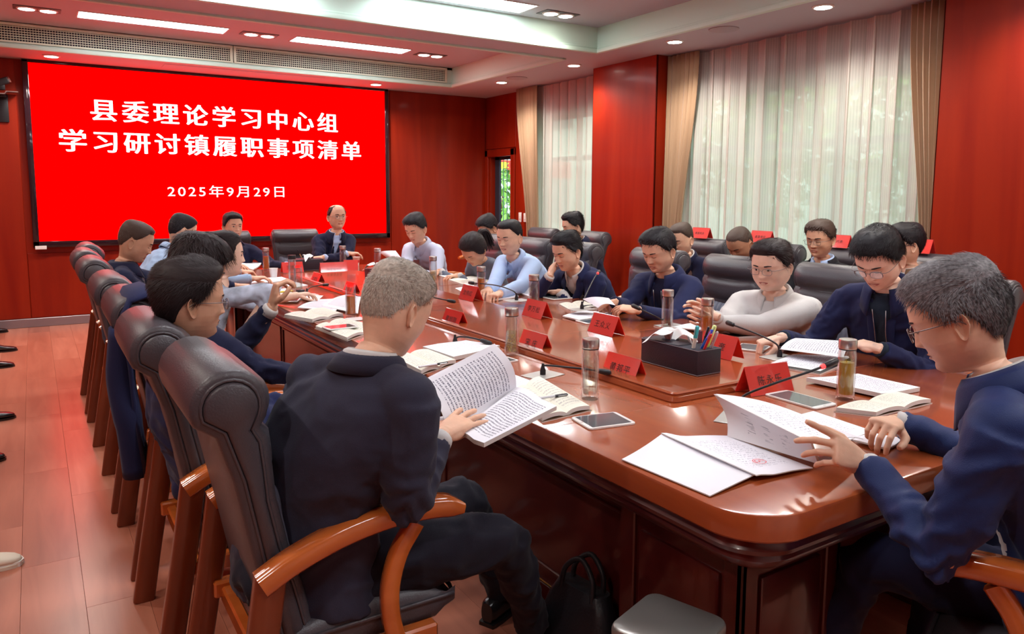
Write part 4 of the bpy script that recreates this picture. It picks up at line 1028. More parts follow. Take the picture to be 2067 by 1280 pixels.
def chair_meshes():
    L_ = CM
    L_['backrest'] = [(back_mesh().mesh('backrest', M['leather'], 50), None)]
    sp_ = []
    for sx in (-1, 1):
        P = inset(OUT, .028); mb = MB(); P2 = inset(OUT, .034)
        rings = [[(widen(z, sx*.244), y, z) for y, z in P], [(widen(z, sx*.256), y, z) for y, z in P], [(widen(z, sx*.262), y, z) for y, z in P2]]
        mb.loft(rings); sp_.append((mb.mesh('side_panel', M['leather'], 50), None))
    L_['side_panel'] = sp_
    pp = []
    for sx in (-1, 1):
        P = inset(OUT, .023); pth = [(widen(z, sx*.251), y, z) for y, z in P]; pp.append((MB().tube(pth[:28], .0045, 6).mesh('piping', M['leather'], 180), None))
    L_['piping'] = pp
    # head cushion
    def grid(zlo, zhi, hw, bul, nx=24, nz=14, pleat=0):
        vs = []; fs = []
        for j in range(nz+1):
            for i in range(nx+1):
                u = -1+2*i/nx; x = hw*u; lo = zlo(u) if callable(zlo) else zlo; hi_ = zhi(u) if callable(zhi) else zhi; z = lo+(hi_-lo)*j/nz; v = j/nz
                e = (1-abs(u)**6)*(1-abs(2*v-1)**6); y = fy(z)+(bul*e-.006*(1-e)) + pleat*e*(abs(math.sin(x*math.pi/.034+.3*math.sin(z*20)))-.5)
                vs.append((widen(z, x), y, z))
        for j in range(nz):
            for i in range(nx): a = j*(nx+1)+i; fs.append((a, a+1, a+nx+2, a+nx+1))
        return vs, fs
    v, f = grid(lambda u: .835-.045*math.sqrt(max(0, 1-u*u))+.03, 1.108, .236, .022); L_['head_cushion'] = [(MB().add(v, f).mesh('head_cushion', M['leather'], 180), None)]
    v, f = grid(.50, lambda u: .828-.045*math.sqrt(max(0, 1-u*u))+.03, .225, .030, 90, 12, .010); L_['back_cushion'] = [(MB().add(v, f).mesh('back_cushion', M['leather_f'], 180), 'slate grey pleated lower back cushion')]
    s = MB(); nS = 16; rg = []
    for k in range(nS+1):
        y = -.17+.44*k/nS; h = .455+.018*math.sin(math.pi*min(1, k/nS*1.1)); h = h if k < nS-1 else h-.018*(k-nS+2); lo = .365 if k < nS-1 else .375+.01*(k-nS+2)
        rg.append([(a, y, b) for a, b in ((-.245,lo+.01),(-.235,lo),(.235,lo),(.245,lo+.01),(.248,lo+.05),(.240,h-.015),(.215,h-.003),(.1,h+.006),(0,h+.008),(-.1,h+.006),(-.215,h-.003),(-.240,h-.015),(-.248,lo+.05))])
    s.loft(rg); L_['seat'] = [(s.mesh('seat', M['leather'], 60), None)]
    pth = [(sx*.249, y, .425) for sx, y in ((-1,-.16),(-1,.24),(-1,.262))]+[(sx*.2, .276, .425) for sx in (-1, 1)]+[(sx*.249, y, .425) for sx, y in ((1,.262),(1,.24),(1,-.16))]
    L_['seat_piping'] = [(MB().tube(pth, .006, 6).mesh('seat_piping', M['leather'], 180), None)]
    L_['seat_frame'] = [(MB().rbox(-.285,-.245,-.27,.20,.325,.375,.006,1).rbox(.245,.285,-.27,.20,.325,.375,.006,1).rbox(-.26,.26,.17,.205,.32,.365,.006,1).rbox(-.26,.26,-.25,-.215,.31,.36,.006,1).mesh('seat_frame', M['arm'], 30), None)]
    L_['armrest'] = [(ribbon([(-.262,.615),(-.18,.655),(-.06,.692),(.07,.710),(.19,.706),(.265,.690)], .064, lambda t: .052 if t < .9 else .052-.024*(t-.9)/.1, sx*.285, 5).mesh('armrest', M['arm'], 50), None) for sx in (-1, 1)]
    L_['arm_support'] = [(ribbon([(.135,.675),(.085,.60),(.060,.50),(.072,.39),(.125,.26),(.175,.13),(.200,.0)], .036, .046, sx*.285, 5).mesh('arm_support', M['arm'], 50), None) for sx in (-1, 1)]
    L_['leg'] = [(ribbon([(-.340,.0),(-.308,.2),(-.270,.42),(-.238,.63)], .040, .072, sx*.285, 5).mesh('leg', M['leg'], 50), None) for sx in (-1, 1)]
    L_['foot_pad'] = []
chair_meshes()
def chair(x, y, yaw, label, group):
    e = empty('armchair', (x, y, 0), R(-yaw), label, 'chair', group)
    for nm, lst in CM.items():
        for me, lb in lst: link(nm, me, e, label=lb)
    return e
GL, GRt, GB, GF = 'black leather chairs along the left side of the table', 'black leather chairs along the right side of the table', 'black leather chairs in the back row by the windows', 'chairs at the far head of the table'
chair(.66, 2.00, 90, 'nearest black leather armchair, under the grey-haired man in the dark suit', GL)
chair(.61, 2.71, 90, 'second black leather armchair from the front on the left row', GL)
chair(.62, 3.47, 90, 'third left-row armchair, with a navy jacket hung over its back', GL)
chair(.61, 4.22, 90, 'fourth left-row armchair, its roll top just showing beyond the navy jacket', GL)
chair(.60, 5.34, 90, 'left-row armchair behind the man in the navy zip jacket looking down', GL)
chair(.60, 6.15, 90, 'left-row armchair nearest the screen but one, with a pink sheen on top', GL)
chair(.66, 6.88, 90, 'farthest armchair of the left row, only its curved top showing', GL)
for y, nm in ((1.98, 'hidden behind the man in glasses and dark polo'), (2.68, 'behind the man in the white shirt and glasses'), (3.42, 'behind the man reading into the microphone'), (4.18, 'showing between the cheek-on-hand man and the reading man'), (5.18, 'behind the cheek-on-hand man, end roll showing'), (5.83, 'behind the man in the light blue shirt'), (6.55, 'behind the bowed woman')):
    chair(3.66, y, -90, 'right-row black armchair '+nm, GRt)
chair(2.05, .72, -19, 'armchair at the near table end with polished orange-brown arms', None)
chair(1.72, 8.15, 180, 'far-end black armchair behind the man in the open navy blazer', GF)
chair(2.50, 8.25, 180, 'far-end black armchair behind the man with folded arms', GF)
for (x, y, nm) in ((5.02, 4.98, 'behind the crew-cut man in the dark suit, a red card on top'), (5.02, 4.20, 'behind the bowed bald man, a red card on top'), (5.02, 3.55, 'behind the man with glasses and blue shirt collar'), (5.02, 2.88, 'behind the man in the brown jacket'), (4.95, 7.55, 'just right of the side door'), (4.95, 6.62, 'in front of the red column'), (4.95, 8.4, 'by the door, beside the bowed dark-haired man')):
    chair(x, y, -90, 'back-row black armchair '+nm, GB)

# navy jacket hung over chair three
jb = MB(); rg = []
for k in range(17):
    t = k/16; y = 3.19+.34*t; pr = [(.315-.0,.46+.12*math.sin(t*3)),(.285,.70),(.275,.88),(.262,1.0),(.262,1.08),(.295,1.145),(.355,1.160),(.42,1.12),(.455,1.05),(.475,.98),(.485,.88)]
    rg.append([(x_+.010*math.sin(t*17+z_*9)*(1.2-z_), y+.012*math.sin(z_*11), z_-.035*abs(2*t-1)**3) for x_, z_ in pr])
jb.v = [p for r in rg for p in r]; nn_ = len(rg[0]); jb.f = [(i*nn_+j, i*nn_+j+1, (i+1)*nn_+j+1, (i+1)*nn_+j) for i in range(16) for j in range(nn_-1)]
oj = empty('hung_jacket', (.35, 3.36, .46), label='navy jacket draped over the back of the third left-row chair', cat='jacket')
def rel(mb, o): L0 = o.location; mb.v = [(x-L0.x, y-L0.y, z-L0.z) for x, y, z in mb.v]; return mb
q = rel(jb, oj).build('jacket_body', CL['navy'], oj, 180); md = q.modifiers.new('s', 'SOLIDIFY'); md.thickness = .014
sl = MB().tube(bez([(.27,3.24,1.0),(.255,3.26,.8),(.275,3.24,.6),(.29,3.25,.40)], 5), [.05]*4+[.052]*6+[.048]*6, 12); rel(sl, oj).build('sleeve', CL['navy'], oj, 180)
rel(MB().box(.262,.268,3.43,3.47,.62,.66), oj).build('care_tag', M['white_plastic'], oj, 0)

# ------------------------------------------------------------------ table objects
GLASS = clear_glass('bottle_glass', (.94,.96,.95), .05, .65); WATER = clear_glass('water', (.90,.93,.91), .02, .25)
TEA = {'amber': mat('tea_amber', (.75,.20,.015), .08, alpha=.86), 'gold': mat('tea_gold', (.72,.42,.04), .08, alpha=.80), 'green': mat('tea_pale', (.70,.66,.35), .08, alpha=.35), 'none': WATER}
LEAFT = mat('tea_leaves', (.16,.12,.03), .6, var=.6, vscale=120); LEAFY = mat('chrysanthemum', (.80,.55,.04), .6, var=.4, vscale=120)
def bottle(p, lab, tea='amber', lid='steel', fill=.6, leaves=.0, leafmat=None, h=.225, drop=0):
    p = Vector(p); e = empty('tea_bottle', (p.x, p.y, p.z), label=lab, cat='bottle', group='glass tea bottles on the table')
    hb = h-.038
    MB().lathe([(.001,.0),(.030,.0),(.033,.004),(.033,.018),(.0315,.022),(.0315,hb-.020),(.029,hb-.008),(.0275,hb),(.0275,hb+.004)], 28).build('glass_wall', GLASS, e, 60)
    MB().lathe([(.001,.020),(.024,.020),(.0265,.026),(.0265,hb-.014),(.0255,hb-.004)], 28).build('inner_glass', GLASS, e, 60)
    if fill: MB().lathe([(.001,.0215),(.0235,.0215),(.026,.028),(.026,.022+(hb-.04)*fill),(.001,.022+(hb-.04)*fill)], 24).build('tea' if tea != 'none' else 'water', TEA[tea], e, 60)
    if leaves:
        rs = np.random.default_rng(int(p.y*100)); n = 70; mb = MB()
        for k in range(n):
            a, r_, z = rs.random()*6.28, .0235*math.sqrt(rs.random()), .024+leaves*(hb-.04)*rs.random()**1.3; d = rs.normal(size=3); d /= np.linalg.norm(d); c = Vector((r_*math.cos(a), r_*math.sin(a), z)); d = Vector(d)*.006; s_ = d.cross(Vector((0,0,1)))*.5
            mb.add([c-d, c+s_, c+d, c-s_], [(0,1,2,3)])
        mb.v = [(x*min(1, .0255/max(.0001, math.hypot(x, y))), y*min(1, .0255/max(.0001, math.hypot(x, y))), z) for x, y, z in mb.v]
        o = mb.build('tea_leaves', leafmat or LEAFT, e, 0); o['kind'] = 'stuff'
    if lid:
        lm = M['metal'] if lid == 'steel' else M['black_plastic']
        MB().lathe([(.001,hb),(.0305,hb),(.0318,hb+.003),(.0318,hb+.030),(.030,hb+.034),(.026,hb+.034),(.0255,hb+.0325),(.001,hb+.0325)], 28).build('lid', lm, e, 50)
        MB().lathe([(.0285,hb-.004),(.0300,hb-.004),(.0300,hb),(.0285,hb)], 28).build('lid_seal', M['black_plastic'] if lid == 'steel' else M['metal'], e, 60)
    else: MB().lathe([(.0265,hb),(.0285,hb),(.0285,hb+.012),(.0265,hb+.012)], 28).build('neck_ring', GLASS, e, 60)
    return e
bottle((1.659,2.087,0.790), 'tall clear water bottle with steel lid, nearest on the left rim of the table', 'none', fill=.85)
bottle((1.809,2.852,0.790), 'steel-lidded glass bottle of leafy tea beside an upright red card', 'green', fill=.62, leaves=.5, leafmat=LEAFY)
bottle((2.445,1.600,0.790), 'glass bottle of yellow flower tea in front of the man in glasses at the right', 'gold', fill=.78, leaves=.85, leafmat=LEAFY)
bottle((1.569,4.265,0.790), 'open glass bottle, amber tea above dark leaves, left of the grey-haired head', 'amber', lid=None, fill=.72, leaves=.42)
bottle((2.513,3.713,0.825), 'slim clear bottle with green leaves at its bottom, before the cheek-on-hand man', 'none', fill=.8, leaves=.2, leafmat=mat('green_leaves', (.20,.26,.05), .6, var=.5, vscale=100))
bottle((2.678,4.629,0.790), 'small steel-lidded bottle of orange tea before the light blue shirt', 'amber', fill=.75)
bottle((2.775,5.594,0.790), 'clear bottle of pale tea before the man reading loose sheets', 'green', lid='steel', fill=.5, leaves=.2, leafmat=LEAFY)
bottle((2.891,2.972,0.790), 'steel-lidded water bottle behind the near tissue box', 'none', fill=.55)
bottle((2.823,2.623,0.790), 'steel-lidded bottle of golden tea behind the pens', 'amber', fill=.72)
bottle((1.841,7.256,0.790), 'bottle of amber tea before the man in the open navy blazer', 'amber', fill=.8)
bottle((2.569,7.178,0.790), 'steel-lidded water bottle before the man with folded arms', 'none', fill=.4)
bottle((1.806,6.279,0.790), 'black-lidded clear bottle left of the far tissue box', 'none', lid='black', fill=.8)
bottle((1.640,5.554,0.790), 'open clear bottle standing in front of the black-lidded one', 'none', lid=None, fill=.6)
bottle((2.736,6.692,0.790), 'clear bottle beside the sheets held at the far right', 'none', lid='steel', fill=.5)
for (p, nm) in (((1.731,6.582,0.790), 'white paper cup beside the amber tea bottle'), ((2.778,7.362,0.790), 'white paper cup with a red mark near the far end')):
    e = empty('paper_cup', p, label=nm, cat='cup', group='paper cups')
    MB().lathe([(.001,.0),(.026,.0),(.036,.085),(.038,.086),(.038,.089),(.0355,.089),(.0255,.004),(.001,.004)], 24).build('cup_wall', M['white_plastic'], e, 60)
    if 'red' in nm: MB().lathe([(.0315,.03),(.0318,.03),(.0348,.058),(.0345,.058)], 24).build('printed_band', mat('cup_red', (.6,.05,.05), .5), e, 60)
MB().lathe([(.001,0),(.032,0),(.032,.032),(.030,.034),(.001,.034)], 24).build('bottle_lid', M['black_plastic'], None, 50, label='loose black bottle lid lying in front of the open clear bottle', cat='lid').location = (1.619,5.436,0.790)
MB().rbox(-.05,.05,-.05,.05,0,.006,.004,1).build('coaster', M['white_plastic'], None, label='white square coaster beside the open amber tea bottle', cat='coaster').location = (1.562,4.165,0.790)

CARDR = mat('card_red', (.95,.050,.035), .45, bump=.15, bscale=300); CARDB = mat('card_ink', (.02,.01,.01), .6); ACR = clear_glass('card_acrylic', (.99,.97,.97), .035, .35, .06)
def card(p, yaw, txt, lab, w=.20, h=.098, base=.085, both=True, group='red name cards on the table', twolines=False):
    """yaw: direction the front face looks to"""
    e = empty('name_card', p, R(180-yaw), lab, 'name card', group)
    th = math.atan2(base/2, h); L_ = math.hypot(h, base/2)
    for s_ in (-1, 1):
        Mx = Matrix.Rotation(R(0), 4, 'X') if s_ == -1 else Matrix.Rotation(R(180), 4, 'Z')
        F = Mx @ Matrix.Translation((0, -base/2, 0)) @ Matrix.Rotation(-th, 4, 'X')
        m_ = MB().box(-w/2+.003, w/2-.003, .0, .0012, .002, L_-.002); m_.v = [tuple(F @ Vector(v)) for v in m_.v]; m_.build('card_sheet', CARDR, e, 0)
        m_ = MB().box(-w/2, w/2, -.0022, -.0004, 0, L_); m_.v = [tuple(F @ Vector(v)) for v in m_.v]; m_.build('acrylic_cover', ACR, e, 0)
        if txt and (both or s_ == -1):
            xa = F.to_3x3() @ Vector((1,0,0)); ya = F.to_3x3() @ Vector((0,0,1)); o_ = F @ Vector((0, -.0026, L_*.46))
            n = len(txt.replace(' ', '')); size = .038 if n <= 3 else .026
            if twolines: text_mesh(txt, .030, CARDB, 'name_text', e, o_, xa, ya, 0, 1.15)
            else: text_mesh(txt, size, CARDB, 'name_text', e, o_, xa, ya, 0, 1.2)
    MB().tube([(-w/2,0,h),(w/2,0,h)], .0018, 6).build('ridge', ACR, e)
    return e
card((1.955, 2.243, 0.7900), -90, '黄邦平', 'red name card nearest the water bottle on the left rim')
card((1.940, 2.853, 0.7900), -90, '宋 庆', 'red name card just right of the bottle of leafy tea')
card((1.931, 3.631, 0.7900), -90, '黄旭刚', 'red name card on the left rim, third from the near end')
card((1.911, 5.167, 0.7900), -90, '胡永峰', 'small bright red card left of the grey-haired man\'s head')
card((1.911, 5.936, 0.7900), -90, '刘建国', 'bright red card behind the bent microphone near the far end')
card((2.017, 7.012, 0.7900), 180, '王志强', 'red card beside the paper cup before the man in the navy blazer')
card((2.258,6.558,0.790), 180, '特邀指导组', 'wide red card facing the camera before the man with folded arms', w=.25, h=.12)
card((2.285,1.825,.79), 180+6, '陈永乐', 'red name card at the near end of the raised deck, facing the viewer', w=.22, h=.105)
card((2.497, 2.238, 0.8255), -90, '吴 奎', 'red name card behind the pen holder on the raised deck')
card((2.41,2.91,.8255), -90, '王众义', 'red name card on the deck just left of the near tissue box')
card((2.401, 3.515, 0.8255), -90, '李万松', 'red name card right of the slim bottle with green leaves')
card((2.420, 4.322, 0.8255), -90, '沈伟红', 'red name card in front of the light blue shirt')
card((2.420, 5.110, 0.8255), -90, '周晓明', 'red name card partly hidden by the grey-haired man\'s hair, right side')
card((2.567,6.951,0.790), 200, '', 'plain red card turned sideways by the paper cup near the far end', w=.14)
GC = 'red seat cards on the back row chairs'
for (x, y, t_, nm) in ((5.30,5.03,'县直机关','red seat card on a chair top behind the crew-cut man, with a white glare'), (5.30,4.33,'县直单位','red seat card on a chair top above the bowed bald man'), (5.30,3.60,'乡镇代表','red seat card right of the man with glasses in the back row'), (5.30,2.97,'列席人员','red seat card against the red panel at the far right')):
    card((x, y, 1.122), -90, t_, nm, w=.22, h=.10, group=GC, both=False)

# tissue boxes
BOX = mat('black_leatherette', (.018,.012,.022), .45, bump=.2, bscale=200); TISS = mat('tissue_white', (.85,.85,.84), .8)
def tissue(p, rz, L_, W_, H_, lab, pens=True, puff=1.0):
    e = empty('tissue_box', p, rz, lab, 'tissue box', 'black tissue boxes on the table')
    m_ = MB().rbox(-L_/2, L_/2, -W_/2, W_/2, 0, H_*.96, .004, 2); m_.build('box', BOX, e)
    MB().rbox(-L_/2+.004, (.16*L_ if pens else L_/2-.004), -W_/2+.004, W_/2-.004, H_*.94, H_, .003, 1).build('lid', BOX, e)
    for z in (.004, H_*.95): MB().tube([(-L_/2,-W_/2,z),(L_/2,-W_/2,z),(L_/2,W_/2,z),(-L_/2,W_/2,z),(-L_/2,-W_/2,z)], .0012, 5).build('stitching', mat('stitch', (.25,.22,.25), .6) if 'stitch' not in bpy.data.materials else bpy.data.materials['stitch'], e)
    cx = -.17*L_ if pens else 0
    MB().lathe([(.0001,H_),(.036,H_),(.036,H_+.001),(.0001,H_+.001)], 24, (cx,0,0)).build('slot', M['dark'], e)
    o = MB(); nu_, nv_ = 16, 10
    for sg, ph_ in ((1, 0), (-1, 1.9)):
        vs = []
        for j in range(nv_+1):
            for i in range(nu_+1):
                u, v = -1+2*i/nu_, j/nv_; w_ = (.012+.050*v)*puff; dr = max(0, v-.62)**2*1.1*(1+.5*u*sg)
                vs.append((cx+u*w_*(1+.15*sg)+.012*v*sg, sg*(.004+.016*v+.35*dr)+.006*math.sin(3.1*u+ph_+2*v), H_-.006+.078*puff*v*(1-.22*u*u)-.30*dr+.006*math.sin(5*u+ph_)*v))
        o.add(vs, [(j*(nu_+1)+i, j*(nu_+1)+i+1, (j+1)*(nu_+1)+i+1, (j+1)*(nu_+1)+i) for j in range(nv_) for i in range(nu_)])
    o.build('tissue', TISS, e, 180)
    if pens:
        x0 = .17*L_; MB().box(x0, L_/2-.004, -W_/2+.004, W_/2-.004, H_*.955, H_*.962).build('holder_well', M['dark'], e, 0)
        cols = [((.75,.70,.60),'cream marker'), ((.02,.12,.6),'blue pen'), ((.7,.04,.05),'red pen'), ((.03,.03,.04),'black pen'), ((.65,.75,.15),'yellow-green highlighter'), ((.72,.72,.75),'grey correction pen')]
        return e, x0, cols
    return e, 0, []
def pen(p, d, col, lab, L_=.14, r=.0045, group='pens in the holder', cap=(.02,.02,.03)):
    d = Vector(d).normalized(); e = empty('pen', p, label=lab, cat='pen', group=group)
    MB().tube([(0,0,0), d*L_*.62], r, 8).build('barrel', mat('pen_'+lab.replace(' ', '_')[:30], col, .35), e, 50)
    MB().tube([d*L_*.62, d*L_*.97, d*L_], [r*1.12, r*1.12, r*.6], 8).build('cap', mat('pencap_'+lab.replace(' ', '_')[:30], cap, .35), e, 50)
    up_ = d.cross(Vector((0,0,1))); up_ = up_.normalized()*r*1.3 if up_.length > .01 else Vector((r*1.3,0,0)); MB().tube([up_+d*L_*.70, up_+d*L_*.95], .0012, 5).build('clip', M['metal'], e)
    return e
e, x0, cols = tissue((2.19,2.175,.8255), R(-90), .32, .13, .105, 'large black tissue box with pen holder near the near deck end')
for k, (c, nm) in enumerate(cols):
    pen((2.19+(-.035+.014*(k % 6)), 2.095-.010*(k % 3)-.02, .89), (.25*math.sin(k*2.1), -.45+.25*math.cos(k*1.7), 1), c, nm+' standing in the near black holder', .13, .0075 if k in (0, 4) else .005, cap=[(.05,.45,.5),(.02,.1,.7),(.8,.05,.05),(.01,.01,.01),(.7,.8,.3),(.6,.6,.65)][k])
MB().rbox(-.012,.012,-.001,.001,0,.05,.001,1).build('clip_tag', mat('tag_dark', (.10,.02,.04), .4), None, label='dark red plastic tag sticking up among the pens', cat='tag').location = (2.235, 2.11, .930)
MB().rbox(-.020,.020,-.030,.030,0,.004,.002,1).build('sticky_pad', M['white_plastic'], None, label='pale grey card tucked into the pen holder', cat='card').location = (2.21, 2.14, .93)
bpy.data.objects['sticky_pad'].rotation_euler = (R(70), 0, R(60))
tissue((2.27,5.52,.8255), R(-90), .30, .13, .11, 'black tissue box left of the grey-haired man\'s hair')
tissue((2.213,7.153,0.790), 0, .26, .13, .11, 'black tissue box at the far end with an upright tissue', pens=False, puff=.9)
tissue((2.27,4.85,.8255), R(-90), .26, .13, .12, 'dark tissue box showing right of the grey-haired man\'s hair', pens=False, puff=.2)
pen((2.398,7.914,0.810), (-.5,0,1), (.7,.35,.15), 'wooden pencil leaning at the far tissue box', .14, .005, group=None)
pen((2.28,5.39,.90), (.2,-.1,1), (.03,.03,.04), 'black pen in the middle tissue box holder', .12, .005, group=None)

# microphones
MICG = 'gooseneck microphones'
def mic(base, pts, lab, red=False, plate=(.075,.055), rz=0):
    e = empty('microphone', base, label=lab, cat='microphone', group=MICG); b = Vector(base)
    MB().rbox(-plate[0], plate[0], -plate[1], plate[1], 0, .004, .003, 1, Matrix.Rotation(rz, 4, 'Z')).build('base_plate', mat('mic_plate', (.55,.55,.52), .35, .5) if 'mic_plate' not in bpy.data.materials else bpy.data.materials['mic_plate'], e)
    MB().lathe([(.012,.004),(.012,.022),(.007,.035),(.005,.05)], 14).build('socket', M['black_plastic'], e)
    P = bez([Vector((0,0,.03))]+[Vector(p)-b for p in pts], 8)
    neck = P[:-6]; MB().tube(neck, .0042, 8).build('gooseneck', M['black_plastic'], e, 180)
    d = (P[-1]-P[-7]).normalized(); h0 = neck[-1]
    MB().tube([h0, h0+d*.006, h0+d*.03, h0+d*.034], [.006,.0085,.0085,.007], 12).build('collar', M['led'] if red else M['black_plastic'], e, 60) if red else None
    h0 = h0+d*(.012 if red else 0)
    MB().tube([h0, h0+d*.004, h0+d*.03, h0+d*.055, h0+d*.064], [.006,.010,.0115,.0115,.006], 14).build('capsule', M['black_plastic'], e, 60)
mic((1.715,2.465,0.790), [(1.726,2.492,0.810), (1.726,2.464,0.830), (1.778,2.366,0.835), (1.841,2.303,0.830), (1.869,2.236,0.830)], 'gooseneck microphone bent low behind the tall water bottle', rz=.2)
mic((1.919,1.644,0.790), [(1.930,1.651,0.815), (1.954,1.645,0.860), (2.011,1.574,0.910), (2.100,1.493,0.960), (2.217,1.471,0.990)], 'gooseneck microphone with lit red ring at the near table end', True, rz=.5)
mic((2.829,2.186,0.790), [(2.834,2.194,0.820), (2.830,2.209,0.850), (2.818,2.301,0.880), (2.805,2.408,0.900), (2.842,2.549,0.910)], 'gooseneck microphone arching before the man in glasses')
mic((2.799,3.612,0.825), [(2.866,3.691,0.850), (2.928,3.740,0.890), (3.169,3.954,0.970), (3.470,4.208,1.030)], 'upright gooseneck microphone with red ring before the reading man', True)
mic((2.995,3.056,0.790), [(2.946,3.034,0.820), (2.803,2.962,0.870), (2.755,3.008,0.900), (2.736,3.125,0.930)], 'gooseneck microphone pointing left before the reading man')
mic((2.665,4.143,0.825), [(2.683,4.172,0.850), (2.680,4.203,0.880), (2.662,4.372,0.900), (2.659,4.639,0.890), (2.638,4.858,0.880)], 'gooseneck microphone arching left before the light blue shirt')
mic((1.707,3.206,0.790), [(1.706,3.205,0.810), (1.722,3.193,0.830), (1.767,3.107,0.830), (1.819,3.009,0.810)], 'gooseneck microphone bent low beside the bottle of leafy tea')
mic((1.643,5.359,0.790), [(1.641,5.351,0.820), (1.685,5.408,0.840), (1.782,5.492,0.840), (1.920,5.581,0.830)], 'gooseneck microphone bent low before the far left cards')
mic((2.06,4.44,.8255), [(2.07,4.42,.85),(2.10,4.32,.87),(2.16,4.21,.86),(2.21,4.11,.85)], 'gooseneck microphone whose head shows right of the grey-haired man')

# papers ------------------------------------------------------------
def print_mat(name, paper, ink, lines, dens=.5, margin=.1, cols=60):
    m_, nt, b = nodes(name); N = nt.nodes; L = nt.links; b.inputs['Roughness'].default_value = .75
    def mth(op, a, bb=None):
        n = N.new('ShaderNodeMath'); n.operation = op
        for i, q in enumerate((a, bb)):
            if q is None: continue
            if isinstance(q, (int, float)): n.inputs[i].default_value = q
            else: L.new(q, n.inputs[i])
        return n.outputs[0]
    tc = N.new('ShaderNodeTexCoord'); sp_ = N.new('ShaderNodeSeparateXYZ'); L.new(tc.outputs['UV'], sp_.inputs[0]); u, v = sp_.outputs[0], sp_.outputs[1]
    vl = mth('MULTIPLY', v, lines); fr_ = mth('FRACT', vl); ln_ = mth('FLOOR', vl)
    a = mth('MULTIPLY', mth('GREATER_THAN', fr_, .30), mth('LESS_THAN', fr_, .78))
    cb = N.new('ShaderNodeCombineXYZ'); L.new(mth('MULTIPLY', u, cols), cb.inputs[0]); L.new(mth('MULTIPLY', ln_, 7.3), cb.inputs[1]); L.new(mth('MULTIPLY', fr_, 2.0), cb.inputs[2])
    nz = N.new('ShaderNodeTexNoise'); nz.inputs['Scale'].default_value = 1.0; nz.inputs['Detail'].default_value = 1; L.new(cb.outputs[0], nz.inputs[0])
    a = mth('MULTIPLY', a, mth('GREATER_THAN', nz.outputs[0], dens)); fu = mth('FRACT', mth('MULTIPLY', u, cols*.5)); a = mth('MULTIPLY', a, mth('GREATER_THAN', fu, .22))
    for q, lo, hi in ((u, margin, 1-margin), (v, margin, 1-margin)): a = mth('MULTIPLY', a, mth('MULTIPLY', mth('GREATER_THAN', q, lo), mth('LESS_THAN', q, hi)))
    mx = N.new('ShaderNodeMix'); mx.data_type = 'RGBA'; L.new(a, mx.inputs[0]); mx.inputs[6].default_value = (*paper, 1); mx.inputs[7].default_value = (*ink, 1); L.new(mx.outputs[2], b.inputs['Base Color'])
    return m_
PW_ = (.80,.80,.86)
PAPER = mat('white_paper', PW_, .7); PRINT = print_mat('printed_paper', PW_, (.16,.16,.22), 24, .44); PRINT2 = print_mat('sparse_print', PW_, (.34,.34,.42), 22, .55, .16, 70)
CREAM = print_mat('ruled_notebook_page', (.78,.77,.66), (.38,.38,.36), 16, .50, .1, 50); PEDGE = mat('page_edges', (.70,.70,.68), .8); NBCOVER = mat('notebook_cover', (.16,.09,.045), .5)
def sheet(name, c, mt, lab=None, cat=None, th=.0012, bulge=None, nu=14, nv=10, parent=None, group=None, side=None, uvrot=0):
    """c: four world corners, around the sheet; bulge(u,v) raises it. A closed slab th thick."""
    c = [Vector(q) for q in c]; O = (c[0]+c[1]+c[2]+c[3])/4; base = parent.location if parent else O; top = []; bot = []; uv = []
    nrm = (c[1]-c[0]).cross(c[3]-c[0]).normalized(); nrm = nrm if nrm.z >= 0 else -nrm
    for j in range(nv+1):
        for i in range(nu+1):
            u, v = i/nu, j/nv; p = c[0]*(1-u)*(1-v)+c[1]*u*(1-v)+c[2]*u*v+c[3]*(1-u)*v; k = bulge(u, v) if bulge else 0
            top.append(p+nrm*(th+k)-base); bot.append(p+nrm*k-base); uv.append((u, v) if not uvrot else (v, u))
    W_ = nu+1; n = len(top); fs = []
    for j in range(nv):
        for i in range(nu): a = j*W_+i; fs.append((a, a+1, a+W_+1, a+W_)); fs.append((n+a, n+a+W_, n+a+W_+1, n+a+1))
    nt_ = len(fs)
    bd = [i for i in range(nu+1)]+[j*W_+nu for j in range(1, nv+1)]+[nv*W_+i for i in range(nu-1, -1, -1)]+[j*W_ for j in range(nv-1, 0, -1)]
    for a, b in zip(bd, bd[1:]+bd[:1]): fs.append((b, a, n+a, n+b))
    me = bpy.data.meshes.new(name); me.from_pydata([tuple(p) for p in top+bot], [], fs); me.update()
    ul = me.uv_layers.new(name='UVMap'); li = np.zeros(len(me.loops), dtype=int); me.loops.foreach_get('vertex_index', li); ul.data.foreach_set('uv', np.array(uv+uv)[li].ravel())
    me.materials.append(mt); me.materials.append(side or PEDGE)
    for k in range(nt_, len(fs)): me.polygons[k].material_index = 1
    for k in range(1, nt_, 2): me.polygons[k].material_index = 0
    bm = bmesh.new(); bm.from_mesh(me); bmesh.ops.recalc_face_normals(bm, faces=bm.faces); bm.to_mesh(me); bm.free(); shade(me, 50)
    return link(name, me, parent, loc=None if parent else O, label=lab, cat=cat, group=group)
def bl_(a=.012, ph=0): return lambda u, v: a*(math.sin(math.pi*u)*.4+.6*abs(math.sin(2.2*u+ph))*(1-v)**2+.3*(u*v)**2)
def quad(*p, z): return [Vector(q) for q in p]
PG = 'paper documents on the table'

